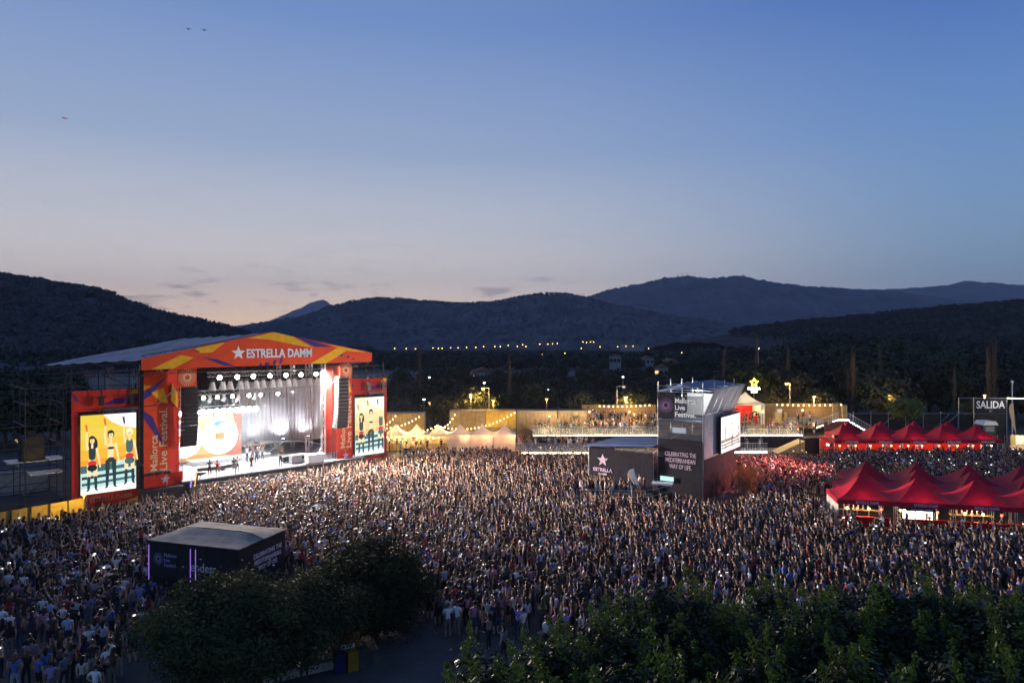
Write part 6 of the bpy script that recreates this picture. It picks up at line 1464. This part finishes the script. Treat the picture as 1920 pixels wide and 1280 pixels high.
# hidden under the foreground trees: not worth building as individuals
def hidden(X, Y):
    px, py = px_of(X, Y, 1.0)
    if px < -25 or px > 1945 or py > 1275: return True
    if px > 1100: return py > interp([(1100, 1160), (1190, 1120), (1250, 1085), (1350, 1100), (1450, 1090), (1550, 1105), (1680, 1080), (1800, 1110), (1930, 1115)], px)
    if 900 < px: return py > interp([(900, 1230), (985, 1180), (1100, 1165)], px)
    if 290 < px < 800: return py > interp([(290, 1150), (330, 1095), (450, 1075), (560, 1085), (640, 1030), (700, 1025), (790, 1080), (800, 1120)], px)
    return False
near = [p for p in PTS if not hidden(p[0], p[1])][:255]; nearset = set(id(p) for p in near); rest = [p for p in PTS if id(p) not in nearset]
crowd_object('concert_crowd', 'dense crowd of concert goers filling the ground before the stage', [(p[0], p[1], 0) for p in rest], [p[2] for p in rest], [p[3] for p in rest], [pick_var(p[0], p[1], rr) for p in rest])
# people on the terrace and viewing platform
TP = []
def row(pa, pb, Y, z, n, yr, face=None):
    for i in range(n):
        px = pa+(pb-pa)*rr.random(); yy = Y+yr*rr.random(); X = px2x(px, yy); f = math.atan2(center.y-yy, center.x-X)-math.pi/2+rr.gauss(0, .6)
        if any((X-q[0])**2+(yy-q[1])**2 < .16 for q in TP): continue
        TP.append((X, yy, z, f))
row(1002, 1232, 93.4, 1.8, 130, 4.6); row(1060, 1232, 99.4, 2.45, 70, 2.4); row(970, 1115, 88.4, 0.25, 75, 3.6); row(1385, 1500, 93.4, 1.8, 16, 3.0); row(1385, 1430, 99.3, 2.45, 10, 0.8); row(1465, 1530, 99.2, 2.45, 8, 2.0); row(722, 830, 89.4, 0, 26, 0.3); row(1386, 1440, 89.5, 0, 5, 2.0); row(1508, 1530, 93.5, 1.8, 3, 1)
for i in range(34):
    x, y = rr.uniform(-3.5, 2.4), rr.uniform(0.4, 4.0); q = vpo+Matrix.Rotation(R(-6), 3, 'Z') @ Vector((x, y, 0))
    if all((q.x-k[0])**2+(q.y-k[1])**2 > .2 for k in TP): TP.append((q.x, q.y, 0.7, math.atan2(center.y-q.y, center.x-q.x)-math.pi/2+rr.gauss(0, .4)))
crowd_object('terrace_crowd', 'guests standing on the terrace decks, viewing platform and at the bars', [p[:3] for p in TP], [p[3] for p in TP], [rr.uniform(.94, 1.05) for p in TP], [pick_var(p[0], p[1]+40, rr) for p in TP])

# ------------------------------------------------------------------ the nearest people as individuals
def person(X, Y, z, rot, scl, vi, colour, label, group, mesh=None, pitch=0):
    body, hair = (mesh or VAR[vi][:2]); o = bpy.data.objects.new('person', body); o.location = (X, Y, z); o.rotation_euler = (0, 0, rot); o.scale = (scl,)*3; o.color = (*colour, 1); link(o)
    h = bpy.data.objects.new('hair', hair); link(h, o); tag(o, label, 'person', group); return o
def phone(o, vi, label):
    txt = VAR[vi][2]; M_ = Matrix.Translation(o.location) @ Matrix.Rotation(o.rotation_euler[2], 4, 'Z') @ Matrix.Scale(o.scale[0], 4)
    p = M_ @ Vector((0, .40 if 'before' in txt else .36, 1.62 if 'before' in txt else 1.92)); t = thing('smartphone', label, 'phone', p, o.rotation_euler[2], 'lit phones held up in the near crowd')
    MB().bx((-.08, 0, -.043), (.08, .01, .043)).build('case', M['black_gloss'], t); MB().bx((-.075, -.004, -.038), (.075, -.001, .038)).build('display', M['phone'], t)
def region(px, py):
    if px < 130: return 'at the far left'
    if px < 290: return 'left of the black tent'
    if px < 560: return 'beside the black tent'
    if px < 800: return 'above the dark tree'
    if px < 960: return 'right of the dark tree'
    if px < 1130: return 'above the lowest foreground tree'
    if px < 1350: return 'above the leafy spires'
    if px < 1600: return 'above the middle foreground trees'
    return 'above the tallest foreground tree'
IND = []
for p in near:
    vi = pick_var(p[0], p[1], rr); cn, cc = SHIRTS[rr.randrange(len(SHIRTS))]; IND.append([p, vi, cn, cc, px_of(p[0], p[1], 1.0)])
cand = {}
for i, a in enumerate(IND):
    p, vi, cn, cc, (px, py) = a; hair_ = 'long haired ' if VAR[vi][3] else ''
    rel = [(b[4][0]-px, b) for b in IND if b is not a and abs(b[4][1]-py) < 14]
    rgt = min([q for q in rel if q[0] > 0], default=None, key=lambda q: q[0]); lft = max([q for q in rel if q[0] < 0], default=None, key=lambda q: q[0])
    if rgt and lft: nb = ', between %s and %s' % (lft[1][2], rgt[1][2])
    elif rgt: nb = ', left of one in %s' % rgt[1][2]
    elif lft: nb = ', right of one in %s' % lft[1][2]
    else: nb = ''
    lab = '%sperson in %s, %s%s' % (hair_, cn, VAR[vi][2], nb); lab2 = lab+' '+region(px, py)
    a.append(lab2 if len(lab2.split()) <= 16 else lab if len(lab.split()) <= 16 else '%sperson in %s, %s' % (hair_, cn, VAR[vi][2]))
for i, a in enumerate(IND):
    p, vi, cn, cc, (px, py), lab = a; o = person(p[0], p[1], 0, p[2], p[3], vi, cc, lab, 'people of the near crowd')
    if 'phone' in VAR[vi][2]: phone(o, vi, 'lit phone of the person in %s %s' % (cn, region(px, py)))
# people standing loose on the open ground, seen in the photograph
W = dict(SHIRTS); LOOSE = 'people standing loose on the open ground'
for (px, py, vi, cn, rot, lab) in ((917, 1218, 9, 'beige', 1.2, 'long haired person holding a phone alone on the open ground'), (840, 1196, 12, 'white', .3, 'person in white with hands at the chest, leftmost of the loose group'), (858, 1192, 20, 'white', 2.6, 'person in white turned aside, right of the leftmost of the loose group'), (893, 1192, 14, 'brown', .2, 'person in brown top beside the loose group'), (914, 1186, 10, 'cream', .1, 'person in cream top at the right of the loose group'), (930, 1190, 18, 'navy', 0.5, 'person in navy behind the cream topped one at the edge of the crowd'),
        (158, 1268, 15, 'navy', .3, 'person in navy with hand on hip at the bottom left'), (178, 1228, 13, 'pale blue', .6, 'long haired person in pale blue at the bottom left edge of the crowd'), (222, 1245, 1, 'black', .2, 'long haired person in black near the lower left tree'), (245, 1235, 0, 'dark grey', .1, 'person in dark grey near the lower left tree'), (60, 1272, 18, 'grey', .5, 'person in grey bending a forearm at the bottom left'), (945, 1240, 21, 'grey', 1.0, 'person in grey above the lowest glossy leaved tree')):
    q = G(px, py); person(q.x, q.y, 0, rot, 1.0, vi, W[cn], lab, LOOSE)
for i, (px, py, cn) in enumerate(((553, 1262, 'white'), (575, 1258, 'grey'))):
    q = G(px, py); person(q.x, q.y, -0.47, 2.2+i, 1.0, 0, W[cn], 'person in %s sitting on the kerb under the bushy trees' % cn, LOOSE, SIT)
t = thing('kerb_bench', 'low concrete kerb where two people sit under the trees', 'bench', G(565, 1262), 0.5); MB().bx((-1.6, -.25, 0), (1.6, .25, .38)).build('seat_slab', M['concrete'], t); MB().bx((-1.5, -.15, -.05), (1.5, .15, .0)).build('footing', M['concrete'], t)
# performers and camera crew on stage
PF = 'performers on the stage'; face = math.atan2(-math.cos(ST_A), math.sin(ST_A))-math.pi/2
for (px, py, vi, cn, s_, lab) in ((393, 894, 12, 'charcoal', 1.0, 'guitarist in charcoal at the left of the stage'), (408, 896, 20, 'red', 1.0, 'guitarist with red top next to the leftmost one'), (439, 889, 20, 'dark grey', 1.0, 'guitarist in dark grey at the middle of the stage'), (445, 886, 13, 'white', 1.0, 'singer in white beside the dark grey guitarist'), (471, 884, 18, 'black', 1.0, 'dancer in black in front of the dancing group'),
        (463, 866, 3, 'white', 1.0, 'dancer in white with raised arms at the left of the group'), (474, 864, 5, 'pink', 1.0, 'dancer in pink behind the group'), (484, 862, 7, 'white', 1.0, 'dancer in white at the back of the group'), (492, 864, 17, 'cream', 1.0, 'dancer in cream with arms spread'), (481, 870, 2, 'grey', 1.0, 'dancer in grey in front of the group'), (526, 875, 23, 'black', 1.08, 'lead dancer in long black clothes right of the group')):
    q = G(px, py, 1.45); person(q.x, q.y, 1.45, face+rr.uniform(-.5, .5), s_, vi, W[cn], lab, PF)
for i, (px, py) in enumerate(((369, 917), (551, 882), (565, 882))):
    q = G(px, py, 0.6); person(q.x, q.y, 0.6, 2.0+i*.6, 1.0, 8, W['black'], ('camera operator in black at the left front of the stage', 'camera operator in black left one at the right front of the stage', 'camera operator in black right one at the right front of the stage')[i], 'camera crew at the stage front')
    t = thing('video_camera', ('video camera on a stand at the left front of the stage', 'video camera with the left operator at the right front', 'video camera with the right operator at the right front')[i], 'camera', (q.x+.35, q.y-.1, 0), 0.6, 'video cameras at the stage front')
    MB().bx((-.3, -.12, 1.95), (.3, .12, 2.25)).build('body', M['black_gloss'], t); MB().bar((.3, 0, 2.1), (.55, 0, 2.1), .09, 8).build('lens', M['black_gloss'], t)
    for k in range(3): MB().bar((0, 0, 1.95), (.45*math.cos(k*2.1), .45*math.sin(k*2.1), 0), .025, 5).build('leg', M['dark_steel'], t)
# ------------------------------------------------------------------ small things
t = thing('recycling_point', 'orange board with blue and yellow recycling bins on the open ground', 'bin', G(652, 1256), 0.45)
bd = MB().bx((-0.55, 0.25, 0.5), (0.6, 0.32, 1.5)).build('board', mat('orange_board', srgb(140, 82, 36), 0.7), t); MB().bx((-.25, .235, .75), (.35, .248, 1.05)).build('notice', M['white_print'], bd)
for i, x in enumerate((-.3, 0, .3)): MB().bar((x, .28, 1.5), (x+.05, .28, 1.85-abs(x)*.4), .05, 5, r2=.02).build('finial', bd.data.materials[0], bd)
for x, c in ((-.35, (20, 34, 80)), (.2, (130, 105, 30)), (.65, (60, 62, 58))):
    q = MB().box((x, 0, .4), (.45, .42, .8)).build('bin_body', mat('bin_plastic', srgb(*c), .5), t); MB().box((x, 0, .83), (.48, .45, .06)).build('lid', q.data.materials[0], q)
# birds and an aeroplane high over the valley
for i, (px, py) in enumerate(((353, 55), (383, 57))):
    p = P(px, py, 120); t = thing('bird', ('left', 'right')[i]+' one of two small dark birds at the top left', 'bird', p, .5, 'birds in the sky'); b = MB(); b.sphere((0, 0, 0), .12, 6, 4, sc3=(1, 2.2, 1)); b.build('body', M['black_gloss'], t)
    for s in (-1, 1): MB().poly3([(0, .12, .03), (s*.3, .1, .14), (s*.55, -.08, .06), (s*.3, -.08, .12), (0, -.1, .03)], .015, (0, 0, 1)).build('wing', M['black_gloss'], t)
p = P(123, 222, 1500); t = thing('aeroplane', 'tiny aeroplane with a red light in the upper left sky', 'aeroplane', p, .3); MB().bar((-6.5, 0, 0), (5.5, 0, -.3), .8, 8, r2=.5).build('fuselage', M['dark_steel'], t)
MB().poly3([(-1, -7, 0), (1.5, 0, 0), (-1, 7, 0), (-2.5, 7, 0), (-1.5, 0, 0), (-2.5, -7, 0)], .3, (0, 0, 1)).build('wing', M['dark_steel'], t); MB().poly3([(-6.3, 0, .5), (-4.5, 0, .5), (-6.8, 0, 2.6)], .25, (0, 1, 0)).build('tail_fin', M['dark_steel'], t); MB().sphere((-1, 0, -.9), .5).build('beacon', M['red_lamp'], t)
# lit sticks waved in the crowd
for i, (px, py, m_) in enumerate(((356, 962, 'violet_led'), (364, 960, 'sodium'))):
    q = G(px, py); t = thing('light_stick', ('tall violet light stick', 'tall orange light stick')[i]+' carried in the crowd near the stage', 'light stick', (q.x, q.y, 0), 0, 'light sticks in the crowd')
    MB().bar((0, 0, 1.4), (.05, 0, 2.2), .02).build('handle', M['dark_steel'], t); MB().bar((.05, 0, 2.2), (.22, 0, 3.6), .05, 6).build('tube', glow('stick_glow', ((.45, .3, 1), (1, .45, .1))[i], 1.2), t)

# ------------------------------------------------------------------ look-alikes: say which one, counted from the left
by = {}
for o in sc.objects:
    if o.parent is None and 'label' in o.keys() and 'kind' not in o.keys(): by.setdefault(o['label'], []).append(o)
ordn = lambda i: ordw[i] if i < len(ordw) else '%dth' % (i+1)
for lab, L in by.items():
    if len(L) < 2: continue
    L.sort(key=lambda o: o.location.x/max(1, o.location.y))
    for i, o in enumerate(L):
        new = lab+', '+ordn(i)+' from left'
        if len(new.split()) > 16 and len(L) == 2: new = lab+(', left one', ', right one')[i]
        if len(new.split()) > 16: new = ' '.join(lab.split()[:12])+', '+ordn(i)+' from left'
        o['label'] = new
